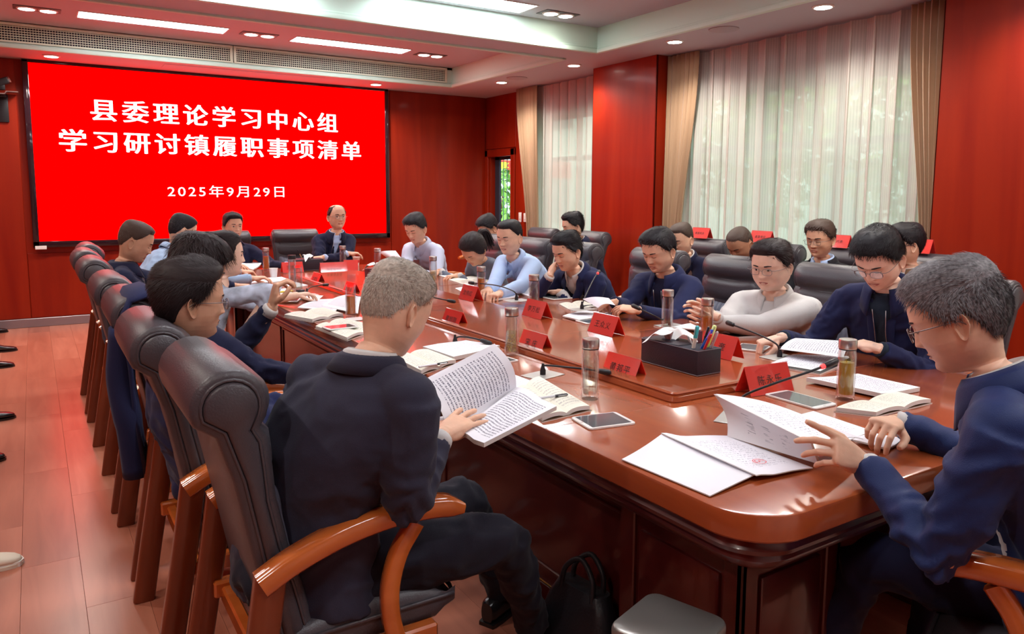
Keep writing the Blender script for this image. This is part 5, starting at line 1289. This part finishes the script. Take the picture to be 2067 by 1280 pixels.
# ================================================================== PAPERS, TABLETS, NOTEBOOKS
def doc(cs, mt, lab, th=.0015, b=None, name='paper_sheet', cat='paper', grp=PG, uvrot=0, nu=14):
    return sheet(name, cs, mt, lab, cat, th, b, nu=nu, group=grp, uvrot=uvrot)
def curl(a, side='u1'):
    return {'u1': lambda u, v: a*max(0, u-.5)**2*4, 'u0': lambda u, v: a*max(0, .5-u)**2*4, 'v0': lambda u, v: a*max(0, .5-v)**2*4, 'mid': lambda u, v: a*math.sin(math.pi*u)*(.6+.4*v), 'wave': lambda u, v: a*(.5+.5*math.sin(5*u+2*v))}[side]
# the near end
doc([(1.335,1.534,0.793),(1.547,1.602,0.793),(1.563,1.251,0.793),(1.350,1.226,0.793)], PAPER, 'blank white sheet folded back at the rounded table corner', .003, lambda u, v: .016*u*u*(1-v)+.010*u*v**3, uvrot=1)
doc([(1.545,1.600,0.794),(1.741,1.517,0.794),(1.725,1.211,0.794),(1.524,1.231,0.794)], PRINT2, 'open document page with a round red seal near the table corner', .003, lambda u, v: .020*math.exp(-(u/.22)**2)*(1-.3*v)+.006*abs(math.sin(3*u)))
sealm = mat('seal_red', (.72,.04,.05), .6); o_ = Vector((1.622,1.303,0.807)); sm = MB()
for (ra, rb) in ((.0165,.0185),): n_ = 36; sm.add([(r_*math.cos(2*math.pi*k/n_), r_*math.sin(2*math.pi*k/n_), 0) for r_ in (ra, rb) for k in range(n_)], [(k, (k+1) % n_, n_+(k+1) % n_, n_+k) for k in range(n_)])
for k in range(14):
    a = math.pi*(-.1+1.2*k/13); c = Vector((.0125*math.cos(a), .0125*math.sin(a), 0)); sm.box(c.x-.0011, c.x+.0011, c.y-.0014, c.y+.0014, -.0001, .0001)
st = [(.006*(1 if k % 2 == 0 else .42)*math.cos(R(90+36*k)), .006*(1 if k % 2 == 0 else .42)*math.sin(R(90+36*k)), 0) for k in range(10)]; sm.add(st+[(0,0,0)], [(k, (k+1) % 10, 10) for k in range(10)])
so = sm.build('seal_stamp', sealm, bpy.data.objects['paper_sheet.001'], 0); so.matrix_parent_inverse = Matrix(); so.location = o_-bpy.data.objects['paper_sheet.001'].location
bk = empty('report_booklet', (1.850,1.440,0.800), label='open white report held by the man in glasses at the near end', cat='booklet')
sheet('cover', [(1.780,1.607,0.900),(1.676,1.181,0.885),(1.724,1.188,0.815),(1.741,1.512,0.797)], print_mat('booklet_cover', (.66,.64,.66), (.35,.35,.38), 5, .58, .2, 26), th=.008, bulge=lambda u, v: -.020*math.sin(math.pi*v)*(1-u), parent=bk, uvrot=1)
sheet('inner_page', [(1.774,1.602,0.902),(1.938,1.404,0.860),(1.939,1.206,0.840),(1.683,1.145,0.885)], PRINT2, th=.0015, bulge=lambda u, v: .012*math.sin(math.pi*u)-.018*math.sin(math.pi*v)*(1-u), parent=bk)
doc([(2.009,1.538,0.795),(2.189,1.546,0.795),(2.158,1.314,0.795),(1.949,1.290,0.795)], PRINT2, 'printed sheet lying under the open report at the near end', .004)
doc([(2.017,1.288,0.794),(2.144,1.292,0.794),(2.150,1.212,0.794),(2.014,1.184,0.794)], PAPER, 'white sheets under the pinching hand at the near end', .005, curl(.008,'wave'))
doc([(2.525,1.821,0.792),(2.781,1.768,0.792),(2.781,1.515,0.792),(2.549,1.528,0.792)], PRINT, 'thick white document behind the bottle of yellow flower tea', .016, curl(.006,'u0'), uvrot=1)
def notebook(cs, lab, th=.014, cover=True, name='notebook', grp='open notebooks on the table', hump=.010):
    cs = [Vector(c) for c in cs]; O = sum(cs, Vector())/4; e = empty(name, O, label=lab, cat='notebook', group=grp)
    mA, mB = (cs[0]+cs[1])/2, (cs[3]+cs[2])/2
    if cover: 
        k = 1.04; cc = [O+(c-O)*k for c in cs]; sheet('cover', cc, NBCOVER, th=.003, parent=e, nu=4, nv=3)
    up_ = Vector((0,0,.003))
    for (a, b, c, d, s_) in ((cs[0], mA, mB, cs[3], 1), (mA, cs[1], cs[2], mB, 0)):
        sheet('page_block', [a+up_, b+up_, c+up_, d+up_], CREAM, th=th, bulge=(lambda u, v, s_=s_: hump*math.sin(math.pi*min(1, (u if s_ else 1-u)*1.0))*.6-(.006*((u if s_ else 1-u)**8))), parent=e)
    return e
notebook([(2.270,1.516,0.790),(2.650,1.522,0.790),(2.653,1.404,0.790),(2.333,1.410,0.790)], 'cream open notebook with gilt page edges at the near right')
# right side
FOLD = mat('black_folder', (.012,.012,.015), .35)
doc([(2.646,2.088,0.790),(2.882,2.154,0.790),(3.062,1.973,0.790),(2.687,1.875,0.790)], FOLD, 'black folder before the man in the dark polo', .006, name='document_folder', cat='folder', grp='folders')
doc([(2.668,2.106,0.797),(2.908,2.175,0.797),(3.105,2.006,0.797),(2.723,1.900,0.797)], PRINT, 'printed page lying on the black folder at the right', .002)
doc([(2.823,2.183,0.830),(2.976,2.214,0.860),(3.084,1.992,0.870),(2.869,1.895,0.840)], PRINT, 'printed page lifted by the man in the dark polo', .0015, curl(.015,'mid'))
doc([(2.931,2.634,0.790),(3.230,2.841,0.790),(3.349,2.663,0.790),(3.197,2.553,0.790)], FOLD, 'black folder under the pages before the white shirt', .008, name='document_folder', cat='folder', grp='folders')
doc([(2.909,2.945,0.798),(3.191,3.019,0.798),(3.385,2.679,0.798),(3.038,2.664,0.798)], PRINT2, 'white pages before the man in the white shirt', .006, curl(.006,'wave'))
doc([(2.647,3.603,0.790),(2.894,3.725,0.790),(2.979,3.537,0.790),(2.634,3.426,0.790)], PRINT2, 'white papers before the man reading into the microphone', .008, curl(.005,'wave'))
notebook([(2.929,4.028,0.790),(3.158,4.056,0.790),(3.079,3.811,0.790),(2.830,3.764,0.790)], 'open notebook by the microphone with the red ring', .006)
doc([(2.888,3.719,0.870),(2.870,3.446,0.910),(2.841,3.348,0.880),(2.776,3.427,0.860)], PAPER, 'white sheet held up by the reading man in the navy jacket', .0015, curl(.02,'mid'))
doc([(2.861,4.841,0.790),(3.082,4.849,0.790),(2.893,4.472,0.790),(2.662,4.404,0.790)], PRINT2, 'white papers under the mic between the blue shirt and the navy blazer', .008, curl(.004,'wave'))
doc([(3.276,5.065,0.790),(3.252,4.856,0.790),(2.958,4.404,0.790),(3.002,4.627,0.790)], PAPER, 'white sheets left of the slim bottle, before the cheek-on-hand man', .010, curl(.01,'u0'))
notebook([(2.956,5.656,0.790),(3.314,5.809,0.790),(3.252,5.317,0.790),(2.897,5.286,0.790)], 'open notebook before the man in the light blue shirt', .008)
doc([(2.759,5.179,0.790),(2.862,5.230,0.790),(2.812,5.006,0.790),(2.704,4.966,0.790)], PAPER, 'small white slip left of the red card by the light blue shirt', .001)
doc([(2.679,4.858,0.800),(2.891,5.082,0.800),(3.166,4.996,0.800),(2.931,4.777,0.800)], PRINT2, 'white sheets under the writing hand of the man in the light blue shirt', .004)
doc([(2.867,6.979,0.950),(2.875,6.585,0.990),(2.784,6.235,0.940),(2.850,6.672,0.900)], PAPER, 'upper loose sheet held by the man reading at the far right', .0015, curl(.03,'mid'))
doc([(2.756,6.617,0.880),(2.955,6.677,0.900),(2.947,6.524,0.860),(2.814,6.614,0.840)], PAPER, 'lower loose sheet held by the man reading at the far right', .0015, curl(.02,'mid'))
doc([(3.151,6.731,0.790),(3.378,6.718,0.790),(3.222,6.204,0.790),(2.972,6.149,0.790)], mat('brown_folder', (.33,.09,.05), .4), 'reddish brown folder before the far right reader', .008, name='document_folder', cat='folder', grp='folders')
doc([(3.072,6.091,0.790),(3.242,6.193,0.790),(3.219,5.910,0.790),(3.034,5.786,0.790)], PAPER, 'white sheet beside the bottle of pale tea', .004)
doc([(2.174,6.418,0.790),(2.270,6.552,0.790),(2.332,6.468,0.790),(2.236,6.203,0.790)], PAPER, 'small white notepad on the table below the far pen holder', .010)
# far left
doc([(1.690,7.916,0.790),(1.876,8.194,0.790),(1.991,7.998,0.790),(1.710,7.225,0.790)], PAPER, 'stack of white sheets before the man in the open navy blazer', .012, curl(.012,'wave'))
doc([(1.479,7.572,0.790),(1.624,7.715,0.790),(1.573,7.251,0.790),(1.420,7.187,0.790)], FOLD, 'dark notebook with white sheets beside the woman\'s face', .004, name='document_folder', cat='folder', grp='folders')
doc([(1.498,7.668,0.800),(1.630,7.768,0.800),(1.588,7.340,0.800),(1.436,7.269,0.800)], PAPER, 'white sheets on the dark notebook beside the woman\'s face', .010)
notebook([(1.376,6.970,0.790),(1.491,7.096,0.790),(1.539,6.924,0.790),(1.378,6.741,0.790)], 'small open notebook below the woman\'s chin', .008)
doc([(1.467,6.517,0.790),(1.801,6.587,0.790),(1.792,6.287,0.790),(1.445,6.168,0.790)], PAPER, 'wide stack of white sheets behind the raised hand', .010, curl(.003,'wave'))
doc([(1.656,6.007,0.790),(1.803,6.157,0.790),(1.822,5.911,0.790),(1.662,5.783,0.790)], PAPER, 'white sheet beside the open clear bottle', .006)
doc([(1.309,5.748,0.790),(1.431,5.847,0.790),(1.421,5.366,0.790),(1.200,5.154,0.790)], PRINT2, 'pale blue printed pages at the elbow of the woman', .010, curl(.006,'wave'))
doc([(1.526,5.756,0.790),(1.638,5.832,0.790),(1.585,5.520,0.790),(1.468,5.461,0.790)], PRINT2, 'printed sheet with a yellow marker behind the raised hand', .004)
doc([(1.522,5.218,0.790),(1.633,5.364,0.790),(1.710,5.197,0.790),(1.552,4.947,0.790)], PRINT2, 'loose white sheet spread left of the bent microphone', .002, curl(.012,'wave'))
doc([(1.389,4.736,0.790),(1.626,5.070,0.790),(1.784,4.977,0.790),(1.526,4.422,0.790)], PRINT, 'printed sheets fanned left of the open amber tea bottle', .006, curl(.010,'wave'))
doc([(1.538,4.719,0.800),(1.834,5.074,0.810),(1.937,5.038,0.800),(1.623,4.291,0.800)], PRINT, 'curling printed sheets behind the open amber tea bottle', .004, curl(.02,'mid'))
notebook([(1.226,4.448,0.790),(1.514,4.590,0.790),(1.535,4.307,0.790),(1.313,4.194,0.790)], 'cream notebook lying open on the left rim, before the raised hand', .016)
notebook([(1.264,3.981,0.790),(1.475,4.156,0.790),(1.559,3.804,0.790),(1.292,3.573,0.790)], 'open notebook under a white tablet at the left rim', .014)
# before the grey-haired man
notebook([(1.307,3.058,0.790),(1.508,3.096,0.790),(1.511,2.831,0.790),(1.297,2.729,0.790)], 'open cream notebook with a pen, beside the grey-haired man', .016)
doc([(1.511,3.160,0.790),(1.764,3.200,0.790),(1.832,2.993,0.790),(1.525,2.879,0.790)], PRINT2, 'thick white document left of the bottle of leafy tea', .018, curl(.004,'wave'), uvrot=1)
doc([(1.512,2.455,0.790),(1.616,2.555,0.790),(1.616,2.356,0.790),(1.490,2.253,0.790)], PRINT2, 'white sheet sticking out behind the held report', .004)
notebook([(1.436,2.262,0.790),(1.656,2.405,0.790),(1.565,1.968,0.790),(1.353,1.946,0.790)], 'brown-covered open notebook at the rim beside the held report', .014)
rp = empty('report_booklet', (1.145,1.809,0.877), label='thick printed report held open by the grey-haired man', cat='booklet')
g0, g1 = (1.279,1.989,0.894), (0.982,1.835,0.833)
sheet('page_block', [g0, (1.317,1.818,0.867), (0.987,1.691,0.846), g1], PRINT, th=.014, bulge=lambda u, v: .010*math.sin(math.pi*min(1, u*1.6))*(u < .7), parent=rp, uvrot=0)
sheet('turned_page', [g0, (1.218,2.024,1.048), (0.945,1.996,0.967), (0.970,1.869,0.843)], PRINT, th=.0015, bulge=lambda u, v: .030*math.sin(math.pi*u)*(1-.4*v), parent=rp, nu=20)
sheet('lower_pages', [(1.022,1.979,0.846), g0, g1, (0.939,1.962,0.862)], PAPER, th=.006, parent=rp)
def tablet(cs, lab, up_=.008, scr=None):
    cs = [Vector(c) for c in cs]; O = sum(cs, Vector())/4; e = empty('tablet', O, label=lab, cat='tablet', group='white tablets on the table')
    x = (cs[1]-cs[0]); y = (cs[3]-cs[0]); a = x.length/2; b = y.length/2; xa = x.normalized(); ya = (y-xa*y.dot(xa)).normalized(); za = xa.cross(ya)
    if za.z < 0: ya, za = -ya, -za
    Mx = Matrix(((xa.x, ya.x, za.x, 0), (xa.y, ya.y, za.y, 0), (xa.z, ya.z, za.z, 0), (0, 0, 0, 1)))
    a, b = min(a, .125), min(b, .085)
    P = rr_outline(-a, a, -b, b, .012, 4); MB().loft([[Mx @ Vector((p[0]*k, p[1]*k, z)) for p in P] for k, z in ((.985, 0), (1, .0015), (1, .0060), (.985, .0075))]).build('body', M['white_plastic'], e, 50)
    l = max(a, b) == a
    q = (-a*.84, a*.84, -b*.90, b*.90) if l else (-a*.90, a*.90, -b*.84, b*.84)
    MB().prism(rr_outline(*q, .002, 2), .0076, .0079, M=Mx).build('screen', TSCR, e, 0)
    MB().lathe([(.0001, .0077), (.005, .0077), (.005, .0080), (.0001, .0080)], 16, M=Mx @ Matrix.Translation((a*.92 if l else 0, 0 if l else -b*.92, 0))).build('home_button', M['metal'], e, 0)
    return e
TSCR = mat('tablet_screen', (.10,.12,.13), .06, spec=.8)
tb1 = tablet([(1.425,1.914,0.790),(1.403,1.784,0.790),(1.620,1.777,0.790),(1.640,1.901,0.790)], 'white tablet nearest the front, with a red bar on its screen')
tablet([(2.229,1.779,0.790),(2.223,1.559,0.790),(2.357,1.570,0.790),(2.349,1.788,0.790)], 'white tablet left of the bottle of yellow flower tea')
tablet([(2.626,3.430,0.790),(2.616,3.301,0.790),(2.790,3.333,0.790),(2.790,3.476,0.790)], 'grey-screened tablet behind the card by the near deck end, right side')
tablet([(2.792,2.427,0.790),(2.850,2.300,0.790),(2.972,2.347,0.790),(2.933,2.483,0.790)], 'white tablet peeking out behind the red card on the deck')
tablet([(3.023,4.336,0.790),(3.016,4.195,0.790),(3.217,4.282,0.790),(3.213,4.408,0.790)], 'dark tablet under the forearm of the cheek-on-hand man')
tablet([(1.324,5.041,0.795),(1.437,5.284,0.795),(1.572,5.235,0.795),(1.470,5.009,0.795)], 'white tablet on papers below the raised hand')
tablet([(1.260,3.841,0.812),(1.266,3.736,0.812),(1.437,3.804,0.812),(1.426,3.939,0.812)], 'white tablet lying on the notebook at the left rim')
tablet([(1.617,2.778,0.790),(1.624,2.685,0.790),(1.745,2.746,0.790),(1.757,2.871,0.790)], 'white tablet beside the base of the leafy tea bottle')
pen((1.427,2.107,0.817), Vector((1.497,2.102,0.817))-Vector((1.427,2.107,0.817)), (.55,.55,.6), 'dark pen lying on the brown-covered notebook', .14, .0045, group=None)
pen((1.294,2.745,0.820), Vector((1.445,2.760,0.820))-Vector((1.294,2.745,0.820)), (.7,.7,.75), 'clear ballpoint pen lying on the notebook beside the grey-haired man', .14, .0045, group=None)
pen((1.487,5.555,0.800), Vector((1.581,5.566,0.800))-Vector((1.487,5.555,0.800)), (.85,.65,.05), 'yellow highlighter behind the raised hand', .12, .007, group=None, cap=(.8,.6,.1))
pen((2.973,3.833,0.805), Vector((3.056,3.835,0.805))-Vector((2.973,3.833,0.805)), (.02,.02,.03), 'black pen on the notebook by the upright microphone', .12, .0045, group=None)

# bin, bag, shoes ----------------------------------------------------
bn_ = empty('waste_bin', (1.235, 1.235, 0), R(18), 'grey lidded metal bin in front of the table corner, at the bottom edge', 'bin')
binm = mat('bin_grey_metal', (.30,.29,.27), .32, .7)
def rrr(hx, hy, r): return rr_outline(-hx, hx, -hy, hy, r, 5)
MB().loft([[(x, y, z) for x, y in rrr(.105*k, .105*k, .03)] for k, z in ((.88, 0), (.97, .46))]).build('bin_body', binm, bn_, 50)
MB().loft([[(x, y, z) for x, y in rrr(.105*k, .105*k, .032)] for k, z in ((1.0, .462), (1.03, .466), (1.03, .490), (1.01, .498), (.98, .501))]).build('bin_lid', binm, bn_, 50)
MB().loft([[(x, y, z) for x, y in rrr(.105*k, .105*k, .03)] for k, z in ((.98, .455), (.98, .463))]).build('rim_gap', M['dark'], bn_, 50)
MB().rbox(-.05, .05, -.125, -.095, .0, .02, .006, 2).build('pedal', M['black_plastic'], bn_)
bg_ = empty('handbag', (1.42, 1.84, 0), R(8), 'black bag with a looped handle leaning under the table', 'bag')
bagm = mat('bag_black', (.010,.010,.014), .5, bump=.3, bscale=120)
MB().loft([[(x*k+dx, y*k*1.0, z) for x, y in rr_outline(-.055, .055, -.16, .16, .045, 5)] for k, z, dx in ((.95, 0, 0), (1.05, .02, 0), (1.0, .10, .01), (.80, .20, .025), (.62, .25, .035))]).build('bag_body', bagm, bg_, 60)
for dx in (-.01, .04): MB().tube(bez([(dx+.01, -.07, .23), (dx+.02, -.06, .30), (dx+.03, 0, .345), (dx+.02, .06, .30), (dx+.01, .07, .23)], 6), .009, 8).build('handle', bagm, bg_, 60)
SG = 'shoes of people seated along the left wall'
shm = shoe_mesh().mesh('upper', M['shoe'], 50); WS = mat('white_shoe', (.75,.70,.58), .6)
for (x, y, rz, nm, wht) in ((-.50, 10.147-.35, -80, 'black shoe tip farthest away by the back wall at the left edge', 0), (-.40, 8.60, -85, 'grey-black shoe tip, second farthest at the left edge', 0), (-.41, 7.82, -88, 'black shoe tip under the two far ones at the left edge', 0), (-.375, 5.98, -80, 'black polished shoe tip in the middle of the left edge', 0), (-.41, 5.08, -92, 'small black shoe tip just below the polished one at the left edge', 0), (-.315, 3.60, -97, 'white canvas shoe tip at the left edge, nearest', 1)):
    e = empty('shoe', (x, y, 0), R(rz), nm, 'shoe', SG)
    if wht:
        mw = shoe_mesh().mesh('upper', WS, 50); link('upper', mw, e); MB().prism([(-.03,-.09),(-.04,.0),(-.048,.12),(-.03,.195),(0,.206),(.03,.195),(.048,.12),(.04,.0),(.03,-.09)], 0, .02).build('sole', M['white_plastic'], e)
    else: link('upper', shm, e)

# ================================================================== THE PEOPLE
V3 = Vector
def D(a, b): return Vector(b)-Vector(a)
flat = dict(curl=.12, thumb=.2, spread=.16); relaxed = dict(curl=.45, thumb=.5); fist = dict(curl=.95, thumb=.8); pinch = dict(pose=(.75,.85,.95,1.0), thumb=.75); grip = dict(pose=(.35,.55,.65,.7), thumb=.45)
_a, _b, _c = V3((1.279,1.989,0.894)), V3((1.317,1.818,0.867)), V3((0.987,1.691,0.846)); PGN = (_b-_a).cross(_c-_a).normalized(); PGN = PGN if PGN.z > 0 else -PGN
# near left: grey-haired man in dark suit, reading the held report
wr = (0.907,1.791,0.858)
person('man with short grey hair in a dark suit seen from behind, reading a held report', (0.795,1.815,1.218), 66, 72, 30, (.58, 1.98, .53), (wr, (0.960,1.988,0.800)), hair='crew', hairm='grey', skin='mid', top='suit', top_style='suit', shirt='white', hi=True,
       hands=(dict(curl=.10, thumb=.15, spread=.20), dict(curl=.35, thumb=.3)), hdirs=(D(wr, (1.029,1.849,0.888)), D((0.960,1.988,0.800), (1.020,1.927,0.806))), palms=(-PGN, (0,.2,1)), poles=((-.80,-.65,-.50), (0,.3,-1)), seed=21, build=1.08, head_scale=.97, arm_scale=.84,
       legs=[((1.102,1.752,0.540), (1.325,1.949,0.100)), ((1.117,2.045,0.560), (1.353,2.200,0.100))], shoe=True, hunch=.05, trouser='greyred', wide=1.02, skirt=.10, group=None)
# glasses man, second on the left
person('man with dark swept hair, thin glasses and white collar, second on the left', (0.432,2.682,1.163), 88, 86, 6, (.52, 2.74, .55), ((0.867,3.105,0.600), (1.02, 3.0, .60)), hair='comb', hairm='brownblack', skin='tan', top='navy', top_style='jacket', shirt='white', glasses='thin', hi=True,
       hands=(relaxed, relaxed), eyes='open', seed=22, build=1.02, legs=[((1.05,2.60,.52),(1.12,2.62,.10)), ((1.05,2.86,.52),(1.14,2.88,.10))], shoe=True, trouser='navy', wide=1.06, fat=.006)
# third: raised hand
hr = (0.876,3.381,1.012)
person('man in navy sleeves with one bent hand raised over the table, face hidden', (0.593,3.453,1.191), 90, 92, 24, (.58, 3.50, .55), ((1.02, 3.20, .70), hr), hair='long', hairm='brownblack', skin='tan', top='navydk', top_style='jacket', shirt='white',
       hands=(relaxed, dict(curl=.80, thumb=.55)), hdirs=(D((0.782,3.105,0.823), (0.801,3.090,0.802)), V3((.25,.05,1))), palms=((0,0,-1), (1,-.1,-.3)), poles=((.6,-.5,-.6), (.35,-.15,-1)), seed=23, legs=[((1.02,3.40,.52),(1.1,3.42,.10)), ((1.02,3.64,.52),(1.1,3.66,.10))], shoe=True)
# woman, profile
person('woman with dark tied hair in profile, floral blue blouse with short sleeves', (0.959,4.706,1.154), 92, 96, 2, (.78, 4.62, .56), ((1.02,4.50,.74), (1.45,5.0,.84)), hair='woman', hairm='brownblack', skin='pale', top='floral', top_style='knit', female=True, eyes='open', rolled=True,
       hands=(relaxed, relaxed), poles=((1,-.3,-.3), (0,.3,-1)), build=.88, seed=24, wide=1.0, fat=0.0)
person('man with cropped hair and a navy zip jacket in profile, looking down', (0.568,5.556,1.195), 96, 100, 24, (.50, 5.45, .55), ((0.783,5.627,0.969), (1.22,5.75,.84)), hair='crew', hairm='cropped', skin='tan', top='navydk', top_style='jacket', tieshirt=False, shirt='navydk', seed=25, hands=(relaxed, relaxed), build=1.05, wide=1.06)
person('man in a light blue shirt with dark glasses bent forward, back toward the red screen', (1.016,6.585,1.213), 72, 76, 24, (.68, 6.30, .55), ((1.45,6.2,.84), (1.5,6.8,.84)), hair='crew', hairm='black', skin='mid', top='steel', top_style='shirt', glasses='dark', seed=26, hands=(relaxed, pinch), build=1.02)
# far end
person('man in an open navy blazer over a light blue shirt, seated below the screen\'s date', (1.733,8.093,1.183), 182, 168, 0, (1.72, 8.08, .56), ((1.55,7.35,.85), (2.15,7.62,.80)), hair='comb', hairm='black', skin='mid', top='navydk', top_style='suit', shirt='ltblue', eyes='open', seed=27, hands=(relaxed, relaxed), hdirs=(V3((.6,-.6,0)), None))
person('man with receding hair and thin glasses, navy jacket, arms folded on the table', (2.728,7.772,1.277), 186, 178, -2, (2.62, 7.97, .56), ((2.76,7.56,.90), (2.50,7.55,.87)), hair='balding', hairm='brownblack', skin='mid', top='navydk', top_style='jacket', shirt='ltblue', glasses='thin', eyes='open', seed=28,
       hands=(relaxed, relaxed), hdirs=(V3((1,.0,0)), V3((-1,.05,0))), poles=((-1,-.3,-.8), (1,-.3,-.8)))
# right row, far to near
person('man in a pale striped shirt at the far right corner, reading loose sheets', (2.995,6.400,1.201), -112, -120, 24, (3.35, 6.75, .56), ((2.680,5.965,0.870), (2.825,6.075,0.840)), hair='short', hairm='black', skin='mid', top='paleblue', top_style='shirt', seed=29, hands=(pinch, pinch), build=1.02)
person('woman with dark pony tail bowed low over the table in a grey-blue top', (3.095,5.483,1.058), -98, -106, 44, (3.62, 5.95, .56), ((3.10,6.10,.825), (3.08,5.72,.825)), hair='pony', hairm='brownblack', skin='tan', top='grey', top_style='knit', female=True, seed=30, build=.9, hands=(relaxed, relaxed), roll=-8, hdirs=(V3((-1,.15,-.05)), V3((-1,-.1,-.05))))
person('man in a light blue shirt with flat-top hair, writing with lowered eyes', (3.114,4.952,1.188), -100, -112, 10, (3.62, 5.25, .56), ((2.735,4.628,0.840), (2.752,4.485,0.830)), hair='crew', hairm='black', skin='mid', top='ltblue', top_style='shirt', seed=31, hands=(relaxed, fist), build=1.02, wide=1.06)
person('man in a navy blazer and white shirt leaning his cheek on his hand', (3.157,4.261,1.124), -96, -98, 20, (3.62, 4.42, .56), ((3.050,4.306,0.957), (3.146,4.317,0.830)), hair='comb', hairm='black', skin='mid', top='navy', top_style='suit', shirt='white', seed=32,
       hands=(dict(curl=.35, thumb=.3), relaxed), hdirs=(D((3.050,4.306,0.957), (3.153,4.398,1.065)), D((3.146,4.317,0.830), (3.125,4.484,0.820))), palms=((.9,.2,.1), (0,0,-1)), poles=((-.7,.5,-1), None), build=1.02)
person('man in a navy zip jacket reading aloud from a sheet, at the upright microphone', (3.318,3.509,1.171), -100, -97, 22, (3.58, 3.62, .56), ((2.929,3.461,0.880), (2.965,3.280,0.850)), hair='short', hairm='black', skin='mid', top='navy', top_style='jacket', tieshirt=False, shirt='navydk', seed=33,
       hands=(pinch, grip), hdirs=(D((2.929,3.461,0.880), (2.962,3.624,0.870)), D((2.965,3.280,0.850), (2.905,3.351,0.860))), palms=((0,0,-1), (0,.4,-1)), build=1.08, wide=1.10, fat=.008)
person('heavyset man in a white shirt and thin glasses with clasped hands', (3.335,2.661,1.146), -103, -101, 12, (3.58, 2.78, .56), ((2.938,2.669,0.900), (2.929,2.703,0.870)), hair='comb', hairm='brownblack', skin='pale', top='white', top_style='shirt', glasses='thin', eyes='open', seed=34,
       hands=(dict(curl=.55, thumb=.3), dict(curl=.55, thumb=.3)), hdirs=(D((2.938,2.669,0.900), (2.910,2.770,0.930)), D((2.929,2.703,0.870), (2.710,2.591,0.930))), palms=((.1,-1,-.3), (0,1,.2)), build=1.16, wide=1.14, fat=.012)
person('man in half-rim glasses, dark polo and navy jacket, looking down at a page', (3.164,1.947,1.241), -99, -97, 34, (3.50, 2.02, .56), ((2.931,2.255,0.860), (3.030,1.834,0.870)), hair='short', hairm='black', skin='pale', top='navy', top_style='jacket', tieshirt=False, shirt='poly', glasses='half', seed=35, hi=True,
       hands=(fist, grip), hdirs=(D((2.976,2.257,0.860), (2.942,2.281,0.850)), D((3.030,1.834,0.870), (3.037,1.962,0.880))), palms=((0,0,-1), (.2,.5,-1)), build=1.06, wide=1.06, fat=.004)
# near end
wl, wq = (1.740,1.074,0.850), (2.108,1.212,0.860)
person('man in profile with grey-flecked hair and glasses, blue jacket, near table end', (1.828,0.923,1.235), -16, -22, 26, (2.02, .66, .56), (wq, wl), hair='short', hairm='saltpepper', skin='mid', top='navyjk', top_style='jacket', shirt='white', glasses='thin', seed=36, head_scale=1.02, hi=True,
       hands=(dict(pose=(.55,.70,.80,.9), thumb=.55), dict(pose=(.06,.45,.60,.7), thumb=.35)), hdirs=(D(wq, (1.841,1.157,0.905)), D(wl, (1.607,1.105,0.919))), palms=((-.2,.1,-1), (-.3,.9,-.3)), poles=((.8,-.5,-.8), (-.35,-.9,-.75)), build=1.08, wide=1.06, fat=.005,
       legs=[((2.30,1.16,.52),(2.32,1.20,.10)), ((1.90,1.16,.52),(1.86,1.28,.10))], shoe=True, trouser='navydk', skirt=.05)
# back row
G_ = 'people in the back row by the windows'
person('crew-cut man in dark suit and white collar, back row before a red card', (4.603,4.598,1.150), -96, -100, 18, (4.98, 4.92, .56), ((4.5,5.1,.62), (4.5,4.7,.62)), hair='crew', hairm='cropped', skin='mid', top='navydk', top_style='suit', shirt='white', seed=41, group=G_, wide=1.06)
person('bald brown-skinned man bowing his head in the back row', (4.665,4.021,1.139), -92, -94, 36, (4.98, 4.16, .56), ((4.5,4.35,.62), (4.5,4.0,.62)), hair='buzz', hairm='cropped', skin='dark', top='navydk', top_style='jacket', tieshirt=False, shirt='navydk', seed=42, group=G_, wide=1.06)
person('man with thin glasses, blue shirt collar and black jacket in the back row', (4.843,3.440,1.208), -94, -98, 10, (5.02, 3.48, .56), ((4.5,3.6,.62), (4.5,3.3,.62)), hair='short', hairm='cropped', skin='tan', top='blackcl', top_style='suit', shirt='ltblue', glasses='thin', seed=43, group=G_)
person('man in a brown jacket, head turned away, right end of the back row', (4.878,2.821,1.203), -70, -52, 8, (5.02, 2.78, .56), ((4.6,3.0,.62), (4.6,2.7,.62)), hair='short', hairm='black', skin='mid', top='brown', top_style='jacket', shirt='white', glasses='dark', seed=44, group=G_)
person('dark-haired man bowed behind the flat-top man, by the side door', (4.077,6.900,1.164), -90, -88, 34, (4.75, 7.2, .56), ((4.2,7.3,.62), (4.2,7.0,.62)), hair='short', hairm='black', skin='tan', top='blackcl', top_style='jacket', tieshirt=False, shirt='blackcl', seed=45, group=G_)
person('dark-haired man mostly hidden behind the cheek-on-hand man, before the far curtain', (4.592,6.102,1.206), -80, -74, 14, (4.95, 6.2, .56), ((4.4,6.3,.62), (4.4,6.0,.62)), hair='comb', hairm='black', skin='mid', top='navydk', top_style='jacket', shirt='white', seed=46, group=G_)
